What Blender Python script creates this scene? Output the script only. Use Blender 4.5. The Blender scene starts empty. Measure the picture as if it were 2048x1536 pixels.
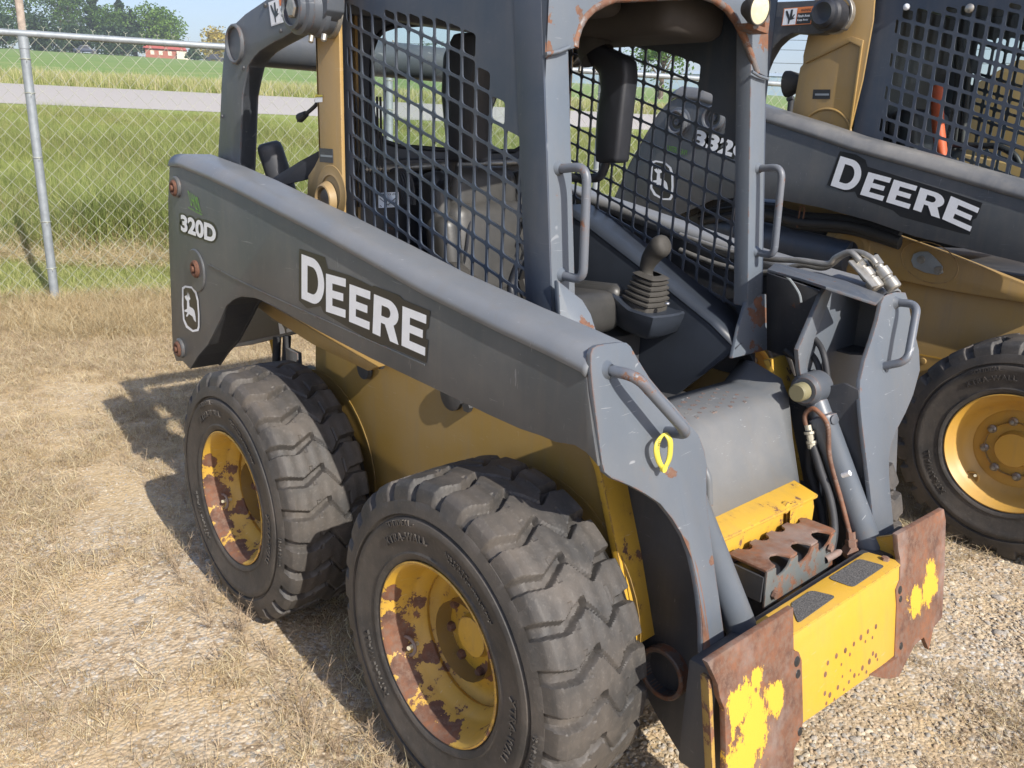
import bpy, bmesh, math, random
import numpy as np
from mathutils import Vector, Matrix, Euler, noise
from mathutils.geometry import tessellate_polygon
random.seed(7); rng = np.random.default_rng(7)
R_ = math.radians
S = bpy.context.scene
COL = S.collection

# ------------------------------------------------------------------ camera
CAM = np.array([1.338, -1.803, 1.592]); YAW, PITCH, ROLL, FOC = 2.39522, .29271, .03757, 1667.2
cy_, sy_, cp_, sp_ = math.cos(YAW), math.sin(YAW), math.cos(PITCH), math.sin(PITCH)
FW = np.array([cy_*cp_, sy_*cp_, -sp_]); R0 = np.array([sy_, -cy_, 0.]); U0 = np.cross(R0, FW)
RT = math.cos(ROLL)*R0 + math.sin(ROLL)*U0; UP = -math.sin(ROLL)*R0 + math.cos(ROLL)*U0
cd = bpy.data.cameras.new('camera'); cam = bpy.data.objects.new('camera', cd); COL.objects.link(cam)
cam.matrix_world = Matrix(((RT[0], UP[0], -FW[0], CAM[0]), (RT[1], UP[1], -FW[1], CAM[1]), (RT[2], UP[2], -FW[2], CAM[2]), (0, 0, 0, 1)))
cd.sensor_width = 36; cd.lens = 36*FOC/2048; cd.clip_start = .05; cd.clip_end = 4000
S.camera = cam
# ------------------------------------------------------------------ light
SUN_AZ, SUN_EL = R_(-7.), R_(36)
W = bpy.data.worlds.new('World'); S.world = W; W.use_nodes = True
nt = W.node_tree; bg = nt.nodes['Background']
sk = nt.nodes.new('ShaderNodeTexSky'); sk.sky_type = 'NISHITA'; sk.sun_disc = False
sk.sun_elevation = SUN_EL; sk.sun_rotation = R_(90) - SUN_AZ
sk.air_density = 1.1; sk.dust_density = 1.6; sk.ozone_density = 2.0; sk.altitude = 200
tn_ = nt.nodes.new('ShaderNodeMix'); tn_.data_type = 'RGBA'; tn_.blend_type = 'MULTIPLY'; tn_.inputs[0].default_value = 1
nt.links.new(sk.outputs[0], tn_.inputs[6]); tn_.inputs[7].default_value = (1.02, .99, 1.07, 1)
nt.links.new(tn_.outputs[2], bg.inputs[0]); bg.inputs[1].default_value = .112
sl = bpy.data.lights.new('sun', 'SUN'); so = bpy.data.objects.new('sun', sl); COL.objects.link(so)
sl.energy = 4.7; sl.angle = R_(.53); sl.color = (1, .95, .87)
sd = Vector((math.cos(SUN_EL)*math.cos(SUN_AZ), math.cos(SUN_EL)*math.sin(SUN_AZ), math.sin(SUN_EL)))
so.rotation_euler = sd.to_track_quat('Z', 'Y').to_euler(); so.location = (5, -3, 6)
S.view_settings.view_transform = 'Standard'; S.view_settings.look = 'None'
S.view_settings.exposure = .66; S.view_settings.gamma = 1; S.view_settings.use_curve_mapping = False
S.render.engine = 'CYCLES'
S.cycles.max_bounces = 8; S.cycles.transparent_max_bounces = 12; S.cycles.use_denoising = True

# ------------------------------------------------------------------ survey helper: a line of sight met with a plane of the machine
def P(u, v, ax, val):
    d = FW + RT*(u-1024)/FOC - UP*(v-768)/FOC; i = 'xyz'.index(ax); t = (val-CAM[i])/d[i]
    return Vector(CAM + t*d)
def PS(u, v, f):      # met with a surface x = f(z)
    d = FW + RT*(u-1024)/FOC - UP*(v-768)/FOC; lo, hi = .3, 5.
    g = lambda t: (CAM[0]+t*d[0]) - f(CAM[2]+t*d[2])
    gl = g(lo)
    for _ in range(50):
        m = (lo+hi)/2
        if g(m)*gl > 0: lo = m
        else: hi = m
    return Vector(CAM + lo*d)
def PL(ax, val, *pts): return [P(u, v, ax, val) for u, v in pts]

# ------------------------------------------------------------------ materials
class N:
    def __init__(s, name):
        s.m = bpy.data.materials.new(name); s.m.use_nodes = True; s.t = s.m.node_tree
        s.b = s.t.nodes['Principled BSDF']; s.co = s.t.nodes.new('ShaderNodeTexCoord').outputs['Object']
    def n(s, ty, **k):
        x = s.t.nodes.new('ShaderNode'+ty)
        for a, b in k.items(): setattr(x, a, b)
        return x
    def l(s, a, b): s.t.links.new(a, b)
    def noise(s, sc, det=4, rough=.6, vec=None, scale3=None, dist=0):
        x = s.n('TexNoise'); x.inputs['Scale'].default_value = sc; x.inputs['Detail'].default_value = det
        x.inputs['Roughness'].default_value = rough; x.inputs['Distortion'].default_value = dist
        v = vec or s.co
        if scale3:
            mp = s.n('Mapping'); mp.inputs['Scale'].default_value = scale3; s.l(v, mp.inputs[0]); v = mp.outputs[0]
        s.l(v, x.inputs['Vector']); return x.outputs['Fac']
    def ramp(s, f, a, b, c0=(0, 0, 0, 1), c1=(1, 1, 1, 1)):
        x = s.n('ValToRGB'); e = x.color_ramp.elements; e[0].position = a; e[1].position = b
        e[0].color = c0 if len(c0) == 4 else (*c0, 1); e[1].color = c1 if len(c1) == 4 else (*c1, 1)
        s.l(f, x.inputs[0]); return x.outputs[0]
    def math(s, op, a, b=0., cl=False):
        x = s.n('Math', operation=op, use_clamp=cl)
        for i, q in enumerate((a, b)):
            if isinstance(q, (int, float)): x.inputs[i].default_value = q
            else: s.l(q, x.inputs[i])
        return x.outputs[0]
    def mix(s, f, a, b):
        x = s.n('Mix', data_type='RGBA')
        for i, q in ((0, f), (6, a), (7, b)):
            if isinstance(q, (int, float)): x.inputs[i].default_value = q
            elif isinstance(q, tuple): x.inputs[i].default_value = (*q[:3], 1)
            else: s.l(q, x.inputs[i])
        return x.outputs[2]
    def bump(s, h, st, d=.01):
        x = s.n('Bump'); x.inputs['Strength'].default_value = st; x.inputs['Distance'].default_value = d
        s.l(h, x.inputs['Height']); s.l(x.outputs[0], s.b.inputs['Normal'])
    def set(s, col=None, rough=None, metal=None, spec=None):
        for k, q in (('Base Color', col), ('Roughness', rough), ('Metallic', metal), ('Specular IOR Level', spec)):
            if q is None: continue
            if isinstance(q, (int, float)): s.b.inputs[k].default_value = q
            elif isinstance(q, tuple): s.b.inputs[k].default_value = (*q[:3], 1)
            else: s.l(q, s.b.inputs[k])
        return s.m
RUST = ((.215, .088, .042), (.085, .042, .028))
def rustcol(s):
    return s.mix(s.ramp(s.noise(55, 7, .75), .46, .60), s.mix(s.ramp(s.noise(11, 5, .7), .35, .65), RUST[0], RUST[1]), (.15, .09, .062))
def paint(name, col, rough=.42, wear=.5, dirt=.35, blobs=(), edge=.007, chips=.69, spec=.5, dustc=(.30, .27, .23)):
    s = N(name)
    big = s.noise(3.1, 5); fine = s.noise(60, 4, .7)
    c = s.mix(s.math('MULTIPLY', s.ramp(big, .38, .7), dirt), tuple(col), tuple(a*.55+b*.45 for a, b in zip(col, dustc)))
    c = s.mix(s.math('MULTIPLY', fine, .25), c, tuple(x*.7 for x in col))
    # scratches: thin streaks
    scr = s.ramp(s.noise(14, 2, .5, scale3=(1, 1, 14), dist=1.4), .715, .74)
    scr2 = s.ramp(s.noise(11, 2, .5, scale3=(9, 1, 1.2), dist=2.2), .72, .75)
    light = tuple(min(.8, x*.5+.28) for x in col)
    c = s.mix(s.math('MULTIPLY', s.math('MAXIMUM', scr, scr2), .55*min(1, wear*1.6)), c, light)
    rn = s.noise(17, 6, .68); m = s.ramp(rn, chips, chips+.02)
    m = s.math('MULTIPLY', m, 1 if wear > 0 else 0)
    if edge:
        bv = s.n('Bevel'); bv.samples = 4; bv.inputs['Radius'].default_value = edge
        ge = s.n('NewGeometry'); dt = s.n('VectorMath', operation='DOT_PRODUCT'); s.l(bv.outputs[0], dt.inputs[0]); s.l(ge.outputs['Normal'], dt.inputs[1])
        e = s.math('SUBTRACT', 1., dt.outputs['Value'])
        e = s.math('MULTIPLY', s.ramp(e, .02, .12), s.ramp(s.noise(22, 6, .75), .60-.15*wear, .63-.15*wear))
        m = s.math('MAXIMUM', m, e)
    for (bc, br) in blobs:
        d = s.n('VectorMath', operation='DISTANCE'); s.l(s.co, d.inputs[0]); d.inputs[1].default_value = bc
        q = s.math('ADD', d.outputs['Value'], s.math('MULTIPLY', s.math('SUBTRACT', rn, .5), br*4.2))
        q = s.math('LESS_THAN', q, br)
        m = s.math('MAXIMUM', m, q)
    st = s.math('MULTIPLY', s.ramp(rn, chips-.085, chips), .5*min(1, wear))
    c = s.mix(st, c, tuple(a*.55+b*.45 for a, b in zip(col, (.20, .11, .06))))
    c = s.mix(s.math('MULTIPLY', s.ramp(s.noise(5, 4, .6, scale3=(5, 5, .5)), .5, .72), .28*dirt+.06), c, tuple(x*.5 for x in dustc))
    c = s.mix(m, c, rustcol(s))
    s.bump(s.math('ADD', s.math('MULTIPLY', big, 2.5), s.math('ADD', s.math('MULTIPLY', fine, .25), s.math('MULTIPLY', m, -.9))), .35, .0012)
    r = s.math('ADD', s.math('MULTIPLY', m, .35), s.math('ADD', s.math('MULTIPLY', big, .25), rough-.12))
    return s.set(c, r, 0., spec)
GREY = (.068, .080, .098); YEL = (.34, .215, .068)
M = {}
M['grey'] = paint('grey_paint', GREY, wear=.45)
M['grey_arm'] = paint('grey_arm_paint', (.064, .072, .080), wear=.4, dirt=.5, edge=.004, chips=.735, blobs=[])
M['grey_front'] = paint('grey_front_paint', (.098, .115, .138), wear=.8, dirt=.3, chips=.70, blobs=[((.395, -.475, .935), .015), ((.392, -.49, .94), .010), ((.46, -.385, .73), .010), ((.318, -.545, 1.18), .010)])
M['grey_dark'] = paint('dark_grey_paint', (.035, .038, .045), wear=.3, edge=0, rough=.5)
M['grey_old'] = paint('dusty_grey_paint', (.105, .115, .125), wear=.95, dirt=.75, rough=.5, chips=.76)
M['handle'] = paint('rubbed_handle_paint', (.10, .115, .14), wear=.9, chips=.60)
M['stepface'] = paint('worn_step_face_paint', (.11, .125, .125), wear=.9, dirt=.5, chips=.54)
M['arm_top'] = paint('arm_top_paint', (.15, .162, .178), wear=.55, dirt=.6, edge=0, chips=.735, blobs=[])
M['pillar'] = paint('pillar_grey_paint', (.105, .127, .155), wear=.45, chips=.72, blobs=[((.085, -.40, 1.17), .03), ((.09, -.41, 1.12), .04), ((-.085, -.44, 1.82), .028), ((-.08, -.44, 1.77), .02), ((-.08, -.36, 1.80), .018), ((-.09, -.33, 1.85), .02), ((.0, .375, 1.00), .03), ((.0, .38, 1.05), .024), ((.01, .385, 1.10), .022), ((.045, .44, 1.10), .035), ((.02, .42, 1.13), .022), ((.03, .40, .96), .028), ((.04, .43, .95), .025), ((-.09, .43, 1.87), .03)])
M['screen'] = paint('screen_grey_paint', (.038, .053, .080), wear=.15, edge=0, chips=.76, rough=.4)
M['yellow'] = paint('yellow_paint', YEL, wear=.25, dirt=.6, edge=.004, chips=.74)
M['yellow_low'] = paint('darker_yellow_paint', (.24, .15, .034), wear=.3, dirt=.5, edge=.004, chips=.735)  # darker yellow base with dirt mottling, for chassis sides and axle housings
M['yellow_worn'] = paint('worn_yellow_paint', (.56, .33, .035), wear=.9, dirt=.2, chips=.60)
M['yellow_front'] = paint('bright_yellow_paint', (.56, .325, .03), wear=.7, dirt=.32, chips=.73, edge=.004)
M['rim'] = paint('rim_yellow_paint', (.56, .33, .035), wear=.9, dirt=.35, chips=.60, edge=.006, blobs=[((-.20, .03, -.03), .045), ((-.19, .03, -.075), .04), ((-.16, .025, -.12), .03), ((-.12, .02, -.17), .035), ((-.05, .02, -.205), .04), ((.03, .02, -.21), .04), ((-.17, .08, .02), .03), ((-.12, .10, -.10), .03), ((-.20, .02, .06), .025), ((.07, .14, .06), .022), ((.10, .14, 0), .02), ((.05, .14, -.08), .022)])
M['rim_clean'] = paint('clean_rim_yellow', (.54, .30, .045), wear=.1, dirt=.4, chips=.8, edge=0)
def simple(name, col, rough=.5, metal=0., nz=0., sc=30, bump=0., spec=.5, col2=None):
    s = N(name)
    f = s.noise(sc, 5, .65)
    c = s.mix(s.ramp(f, .35, .7), tuple(col), tuple(col2) if col2 else tuple(x*(1-nz) for x in col))
    if bump: s.bump(f, bump, .004)
    return s.set(c, rough, metal, spec)
def rustmat(name, patches=None):
    s = N(name); c = rustcol(s)
    c = s.mix(s.ramp(s.noise(4, 4), .5, .75), c, (.27, .23, .21))
    if patches:
        rn = s.math('SUBTRACT', s.noise(16, 9, .78, scale3=(1, 1.4, .8)), .5); m = None
        for (bc, br) in patches:
            d = s.n('VectorMath', operation='DISTANCE'); s.l(s.co, d.inputs[0]); d.inputs[1].default_value = bc
            q = s.math('LESS_THAN', s.math('ADD', d.outputs['Value'], s.math('MULTIPLY', rn, br*4.5)), br)
            m = q if m is None else s.math('MAXIMUM', m, q)
        c = s.mix(m, c, (.58, .34, .03))
    s.bump(s.noise(70, 6, .7), .5, .002)
    return s.set(c, .75)
M['rust'] = rustmat('rust'); M['rust_dark'] = simple('dark_rust', (.14, .062, .036), .8, 0, .5, 45, .5)
M['chrome'] = simple('bright_steel', (.55, .55, .56), .28, .9, .3)
M['zinc'] = simple('zinc_plated_steel', (.42, .40, .36), .42, .7, .45, 25)
M['galv'] = simple('galvanised_steel', (.30, .33, .35), .5, .35, .25, 14)
M['galvwire'] = simple('galvanised_wire', (.46, .47, .38), .5, .1, .3, 14)
M['black'] = simple('black_plastic', (.018, .02, .026), .5, 0, .3, 20, .1)
M['hose'] = simple('hose_rubber', (.03, .031, .034), .65, 0, .3, 20, .1)
M['vinyl'] = simple('grey_seat_vinyl', (.035, .035, .034), .42, 0, .4, 7, .3, col2=(.06, .057, .052))
M['console'] = simple('console_plastic', (.030, .037, .050), .45, 0, .3, 6, .08)
M['boot'] = simple('dusty_rubber_boot', (.048, .044, .038), .75, 0, .35, 14, .2)
M['white'] = simple('white_vinyl', (.78, .80, .82), .35, 0, .08, 40)
M['decal'] = simple('black_vinyl', (.018, .019, .021), .35, 0, .2, 30)
M['orange'] = simple('orange_vinyl', (.75, .22, .06), .4, 0, .1, 30)
M['orangebelt'] = simple('orange_belt', (.70, .12, .04), .6, 0, .2, 30)
M['green'] = simple('green_vinyl', (.16, .42, .05), .4, 0, .1, 30)
M['tag'] = simple('yellow_tag', (.58, .50, .07), .45, 0, .1, 30)
M['lens'] = simple('cream_lens', (.66, .60, .42), .3, 0, .2, 60, .6)
M['grit'] = simple('grit_pad', (.035, .034, .034), .85, 0, .5, 300, .8, col2=(.16, .15, .14))
def glassm():
    s = N('tinted_glass'); s.b.inputs['Base Color'].default_value = (.80, .90, .86, 1)
    tr = s.n('BsdfTransparent'); tr.inputs[0].default_value = (.80, .88, .85, 1); gl = s.n('BsdfGlossy'); gl.inputs['Roughness'].default_value = .03
    fr = s.n('Fresnel'); fr.inputs[0].default_value = 1.35
    mx = s.n('MixShader'); s.l(fr.outputs[0], mx.inputs[0]); s.l(tr.outputs[0], mx.inputs[1]); s.l(gl.outputs[0], mx.inputs[2])
    s.l(mx.outputs[0], s.t.nodes['Material Output'].inputs[0]); return s.m
M['glass'] = glassm()
def tyrem(name, k=1.):
    s = N(name); a = s.noise(7, 5, .6); f = s.noise(90, 4, .7)
    c = s.mix(s.ramp(a, .35, .68), (.038*k, .036*k, .034*k), (.094*k, .080*k, .067*k))
    c = s.mix(s.math('MULTIPLY', s.ramp(f, .55, .75), .35), c, (.17*k, .155*k, .135*k))
    s.bump(s.math('ADD', f, s.math('MULTIPLY', s.noise(22, 5, .7), .8)), .32, .003)
    return s.set(c, .62, 0, .45)
M['tyre'] = tyrem('solid_tyre_rubber', 1.08)
M['tyre_side'] = tyrem('tyre_side_rubber', .85)
M['brown'] = simple('dusty_headliner', (.045, .038, .033), .8, 0, .3, 8, .1)

# ------------------------------------------------------------------ object helpers
def raw(name, verts, faces, mat, parent=None, smooth=None):
    me = bpy.data.meshes.new(name); me.from_pydata([tuple(v) for v in verts], [], [tuple(f) for f in faces]); me.validate(); me.update()
    return fin(name, me, mat, parent, smooth)
def fin(name, me, mat, parent=None, smooth=None):
    me.materials.append(M[mat] if isinstance(mat, str) else mat)
    o = bpy.data.objects.new(name, me); COL.objects.link(o)
    if smooth is not None:
        me.shade_smooth()
        if smooth < 180: me.set_sharp_from_angle(angle=R_(smooth))
    if parent: par(o, parent)
    return o
def wloc(o):
    v = Vector(o.location) if o.type == 'EMPTY' else Vector((0, 0, 0)); return v
def par(o, p):
    o.parent = p
    if p.type == 'EMPTY': o.matrix_parent_inverse = Matrix.Translation(-Vector(p.location))
def bmobj(name, bm, mat, parent=None, smooth=35):
    bmesh.ops.recalc_face_normals(bm, faces=bm.faces)
    me = bpy.data.meshes.new(name); bm.to_mesh(me); bm.free(); return fin(name, me, mat, parent, smooth)
def thing(name, label, cat, loc, group=None):
    o = bpy.data.objects.new(name, None); COL.objects.link(o); o.location = loc; o.empty_display_size = .2
    o['label'] = label; o['category'] = cat
    if group: o['group'] = group
    return o
def tag(o, label, cat, group=None):
    o['label'] = label; o['category'] = cat
    if group: o['group'] = group
    return o
def bevel(bm, r, seg=2):
    if r > 0:
        es = [e for e in bm.edges if len(e.link_faces) == 2 and e.calc_face_angle(0) > .35]
        bmesh.ops.bevel(bm, geom=es, offset=r, segments=seg, profile=.6, affect='EDGES', clamp_overlap=True)
def add_plate(bm, pts, th):
    pts = [Vector(p) for p in pts]; th = Vector(th)
    a = [bm.verts.new(p) for p in pts]; b = [bm.verts.new(p+th) for p in pts]; n = len(pts)
    bm.faces.new(a); bm.faces.new(b[::-1])
    for i in range(n): bm.faces.new((a[i], b[i], b[(i+1) % n], a[(i+1) % n]))
def plate(name, pts, th, mat, parent=None, bv=.0015, smooth=35):
    bm = bmesh.new(); add_plate(bm, pts, th); bmesh.ops.recalc_face_normals(bm, faces=bm.faces); bevel(bm, bv)
    return bmobj(name, bm, mat, parent, smooth)
def add_box(bm, lo, hi, mtx=None):
    lo, hi = Vector(lo), Vector(hi)
    r = bmesh.ops.create_cube(bm, size=1.); c = (lo+hi)/2; d = hi-lo
    for v in r['verts']:
        v.co = Vector((v.co.x*d.x, v.co.y*d.y, v.co.z*d.z)) + c
        if mtx: v.co = mtx @ v.co
def box(name, lo, hi, mat, parent=None, bv=.003, mtx=None, seg=2):
    bm = bmesh.new(); add_box(bm, lo, hi, mtx); bevel(bm, bv, seg); return bmobj(name, bm, mat, parent)
def holed(name, outer, holes, th, mat, parent=None, bv=0):
    outer = [Vector(p) for p in outer]; holes = [[Vector(p) for p in h] for h in holes]; th = Vector(th)
    allp = outer + [p for h in holes for p in h]; n = len(allp)
    tri = tessellate_polygon([outer]+holes)
    verts = allp + [p+th for p in allp]; faces = [tuple(t) for t in tri] + [tuple(i+n for i in t[::-1]) for t in tri]
    k = 0
    for lp in [outer]+holes:
        m = len(lp)
        for i in range(m): a, b = k+i, k+(i+1) % m; faces.append((a, b, b+n, a+n))
        k += m
    bm = bmesh.new(); vs = [bm.verts.new(v) for v in verts]
    for f in faces:
        try: bm.faces.new([vs[i] for i in f])
        except ValueError: pass
    bmesh.ops.recalc_face_normals(bm, faces=bm.faces)
    return bmobj(name, bm, mat, parent, 30)
def spline(pts, n=8):
    pts = [Vector(p) for p in pts]; out = []; q = [pts[0]]+pts+[pts[-1]]
    for i in range(1, len(q)-2):
        for k in range(n):
            t = k/n; a, b, c, d = q[i-1:i+3]
            out.append(.5*((2*b)+(c-a)*t+(2*a-5*b+4*c-d)*t*t+(3*b-a-3*c+d)*t**3))
    return out+[pts[-1]]
def fillet(pts, r, n=5):
    pts = [Vector(p) for p in pts]; out = [pts[0]]
    for i in range(1, len(pts)-1):
        a, b, c = pts[i-1:i+2]; d1, d2 = (a-b), (c-b); rr = min(r, d1.length*.45, d2.length*.45)
        p, q = b+d1.normalized()*rr, b+d2.normalized()*rr
        for k in range(n+1):
            t = k/n; out.append((1-t)**2*p+2*t*(1-t)*b+t*t*q)
    return out+[pts[-1]]
def add_tube(bm, pts, r, seg=10, cap=True):
    pts = [Vector(p) for p in pts]; rr = r if isinstance(r, (list, tuple)) else [r]*len(pts); rings = []
    T = [(pts[min(i+1, len(pts)-1)]-pts[max(i-1, 0)]).normalized() for i in range(len(pts))]
    up = Vector((0, 0, 1)) if abs(T[0].z) < .9 else Vector((1, 0, 0)); nrm = T[0].cross(up).normalized()
    for i, p in enumerate(pts):
        nrm = (nrm - T[i]*nrm.dot(T[i])).normalized(); bn = T[i].cross(nrm)
        rings.append([bm.verts.new(p+(nrm*math.cos(2*math.pi*k/seg)+bn*math.sin(2*math.pi*k/seg))*rr[i]) for k in range(seg)])
    for a, b in zip(rings, rings[1:]):
        for k in range(seg): bm.faces.new((a[k], a[(k+1) % seg], b[(k+1) % seg], b[k]))
    if cap: bm.faces.new(rings[0][::-1]); bm.faces.new(rings[-1])
def tube(name, pts, r, mat, parent=None, seg=12, smooth=50):
    bm = bmesh.new(); add_tube(bm, pts, r, seg); return bmobj(name, bm, mat, parent, smooth)
def add_lathe(bm, prof, org, axis, seg=48, close=False):   # prof: (dist along axis, radius)
    org = Vector(org); ax = Vector(axis).normalized(); up = Vector((0, 0, 1)) if abs(ax.z) < .9 else Vector((1, 0, 0))
    a = ax.cross(up).normalized(); b = ax.cross(a); rings = []
    for (h, r) in prof:
        if r < 1e-5: rings.append([bm.verts.new(org+ax*h)]*seg)
        else: rings.append([bm.verts.new(org+ax*h+(a*math.cos(2*math.pi*k/seg)+b*math.sin(2*math.pi*k/seg))*r) for k in range(seg)])
    prs = list(zip(rings, rings[1:]))+([(rings[-1], rings[0])] if close else [])
    for p, q in prs:
        for k in range(seg):
            vs = []
            for v in (p[k], p[(k+1) % seg], q[(k+1) % seg], q[k]):
                if v not in vs: vs.append(v)
            if len(vs) > 2:
                try: bm.faces.new(vs)
                except ValueError: pass
def lathe(name, prof, org, axis, mat, parent=None, seg=48, smooth=35, close=False):
    bm = bmesh.new(); add_lathe(bm, prof, org, axis, seg, close); return bmobj(name, bm, mat, parent, smooth)
def ring(name, org, axis, ro, ri, h, mat, parent=None, seg=40, bv=.15):
    c = min(ro-ri, h)*bv
    return lathe(name, [(0, ri), (0, ro), (h-c, ro), (h, ro-c), (h, ri+c), (h-c, ri), (0, ri)], org, axis, mat, parent, seg)
def text2d(s, bold=.0, shear=0., sp=1.):
    cu = bpy.data.curves.new('lettering_source', 'FONT'); cu.body = s; cu.size = 1; cu.offset = bold; cu.shear = shear; cu.space_character = sp; cu.resolution_u = 5
    o = bpy.data.objects.new('lettering_source', cu); COL.objects.link(o)
    dg = bpy.context.evaluated_depsgraph_get(); me = bpy.data.meshes.new_from_object(o.evaluated_get(dg))
    vs = np.array([v.co[:2] for v in me.vertices]); fs = [tuple(p.vertices) for p in me.polygons]
    bpy.data.objects.remove(o); bpy.data.curves.remove(cu); bpy.data.meshes.remove(me)
    vs = vs-vs.min(0); return vs/vs[:, 1].max() if len(vs) else vs, fs
def lettering(name, s, org, ux, uy, mat, parent, bold=.02, sp=1., fitw=None, height=None):
    """org lower-left, ux unit-ish vector for one cap height along, uy vector for cap height"""
    vs, fs = text2d(s, bold, 0, sp); ux, uy, org = Vector(ux), Vector(uy), Vector(org)
    w = vs[:, 0].max(); kx = (fitw/w) if fitw else 1.
    pts = [org+ux*(a*kx)+uy*b for a, b in vs]
    return raw(name, pts, fs, mat, parent)
def polyfill(loops):
    allp = [p for l in loops for p in l]; return allp, [tuple(t) for t in tessellate_polygon([[Vector((p[0], p[1], 0)) for p in l] for l in loops])]

# ------------------------------------------------------------------ terrain
FX, FY = -6.7, .116; FD = Vector((.371, .928, 0)).normalized(); FN = Vector((-.928, .371, 0)).normalized()
SX = [-200, 0, 3, 18, 26, 60, 300, 900]; SZ = [0, 0, .22, 1.88, 2.56, 4.95, 20.6, 38]
def tz(x, y):
    s = (x-FX)*FN.x+(y-FY)*FN.y
    return np.interp(s, SX, SZ)
def fpt(along, s): return Vector((FX, FY, 0))+FD*along+FN*s
def gmat():
    s = N('yard_ground'); sx = s.n('SeparateXYZ'); s.l(s.co, sx.inputs[0]); X, Y = sx.outputs[0], sx.outputs[1]
    sd_ = s.math('ADD', s.math('MULTIPLY', s.math('SUBTRACT', X, FX), FN.x), s.math('MULTIPLY', s.math('SUBTRACT', Y, FY), FN.y))
    vo = s.n('TexVoronoi'); vo.inputs['Scale'].default_value = 75; s.l(s.co, vo.inputs['Vector'])
    vo2 = s.n('TexVoronoi'); vo2.inputs['Scale'].default_value = 38; vo2.inputs['Randomness'].default_value = 1; s.l(s.co, vo2.inputs['Vector'])
    gcol = s.mix(vo.outputs['Color'], (.40, .33, .24), (.27, .22, .165))
    sepc = s.n('SeparateColor'); s.l(vo.outputs['Color'], sepc.inputs[0])
    gcol = s.mix(sepc.outputs[0], (.36, .275, .185), (.56, .46, .33))
    gcol = s.mix(s.ramp(sepc.outputs[1], .8, .86), gcol, (.50, .47, .42))
    gcol = s.mix(s.ramp(sepc.outputs[2], .84, .9), gcol, (.30, .28, .24))
    gcol = s.mix(s.ramp(vo2.outputs['Distance'], .55, .75), gcol, (.27, .20, .13))
    gcol = s.mix(s.ramp(s.noise(1.6, 6, .65), .4, .66), gcol, (.50, .37, .21))
    straw = s.mix(s.noise(120, 4, .8), (.32, .22, .11), (.62, .48, .27))
    n1 = s.noise(.9, 5, .65)
    # straw-covered dirt towards the fence
    wv = s.math('ADD', sd_, s.math('MULTIPLY', s.math('SUBTRACT', n1, .5), 5.))
    c = s.mix(s.ramp(s.math('ADD', s.math('MULTIPLY', wv, .2), 1.15), 0., 1.), gcol, straw)
    gr = s.mix(s.noise(40, 5, .75), (.15, .19, .045), (.30, .34, .11))
    gr = s.mix(s.ramp(s.noise(.5, 5, .6), .52, .7), gr, (.30, .26, .11))
    c = s.mix(s.math('GREATER_THAN', s.math('ADD', sd_, s.math('MULTIPLY', s.noise(3, 3), .5)), .1), c, gr)
    fld = s.mix(s.noise(.06, 6, .6), (.13, .21, .055), (.19, .27, .085))
    fld = s.mix(s.ramp(s.noise(.35, 4), .5, .66), fld, (.24, .28, .11))
    c = s.mix(s.math('GREATER_THAN', sd_, 34.), c, fld)
    b = s.math('ADD', s.math('MULTIPLY', vo.outputs['Distance'], -1.), s.math('MULTIPLY', s.noise(30, 5, .7), 1.5))
    s.bump(b, .7, .006)
    return s.set(c, .9, 0, .2)
M['ground'] = gmat()
def build_ground():
    al = np.concatenate([np.linspace(-900, -40, 14), np.linspace(-36, -9, 10), np.arange(-8, 14, .35), np.linspace(15, 60, 16), np.linspace(80, 900, 14)])
    ss = np.concatenate([np.linspace(-200, -16, 8), np.arange(-15, 4, .35), np.arange(4, 34, 1.), np.linspace(36, 60, 8), np.linspace(80, 300, 12), np.linspace(350, 900, 8)])
    A, Sg = np.meshgrid(al, ss); X = FX+FD.x*A+FN.x*Sg; Y = FY+FD.y*A+FN.y*Sg
    Z = np.interp(Sg, SX, SZ)
    nz = np.array([noise.noise(Vector((x*.8, y*.8, 0)))*.012+noise.noise(Vector((x*3, y*3, 5)))*.005 for x, y in zip(X.ravel(), Y.ravel())]).reshape(X.shape)
    nz = np.where(np.abs(X) > 60, 0, nz); Z = Z+nz+.004
    ny, nx = X.shape; v = np.stack([X, Y, Z], -1).reshape(-1, 3)
    idx = np.arange(ny*nx).reshape(ny, nx)
    f = np.stack([idx[:-1, :-1], idx[:-1, 1:], idx[1:, 1:], idx[1:, :-1]], -1).reshape(-1, 4)
    o = raw('ground', v, f, 'ground', None, 180); o['kind'] = 'structure'
    # road: its own sheet over the slope
    s = N('road_asphalt'); c = s.mix(s.noise(25, 6, .7), (.32, .30, .275), (.40, .37, .34)); s.set(s.mix(s.ramp(s.noise(.3, 4), .4, .7), c, (.36, .33, .305)), .9)
    q = []; fs = []
    al = np.linspace(-120, 400, 60); prof = [(17.6, .012), (18.4, .03), (22, .12), (25.6, .04), (26.2, .012)]
    for a in al:
        for (sv, dz) in prof:
            p = fpt(a, sv); q.append((p.x, p.y, float(tz(p.x, p.y))+dz))
    k = len(prof)
    for i in range(len(al)-1):
        for j in range(k-1): fs.append((i*k+j, (i+1)*k+j, (i+1)*k+j+1, i*k+j+1))
    o = raw('road', q, fs, s.m, None, 180); o['kind'] = 'structure'
build_ground()

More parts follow.
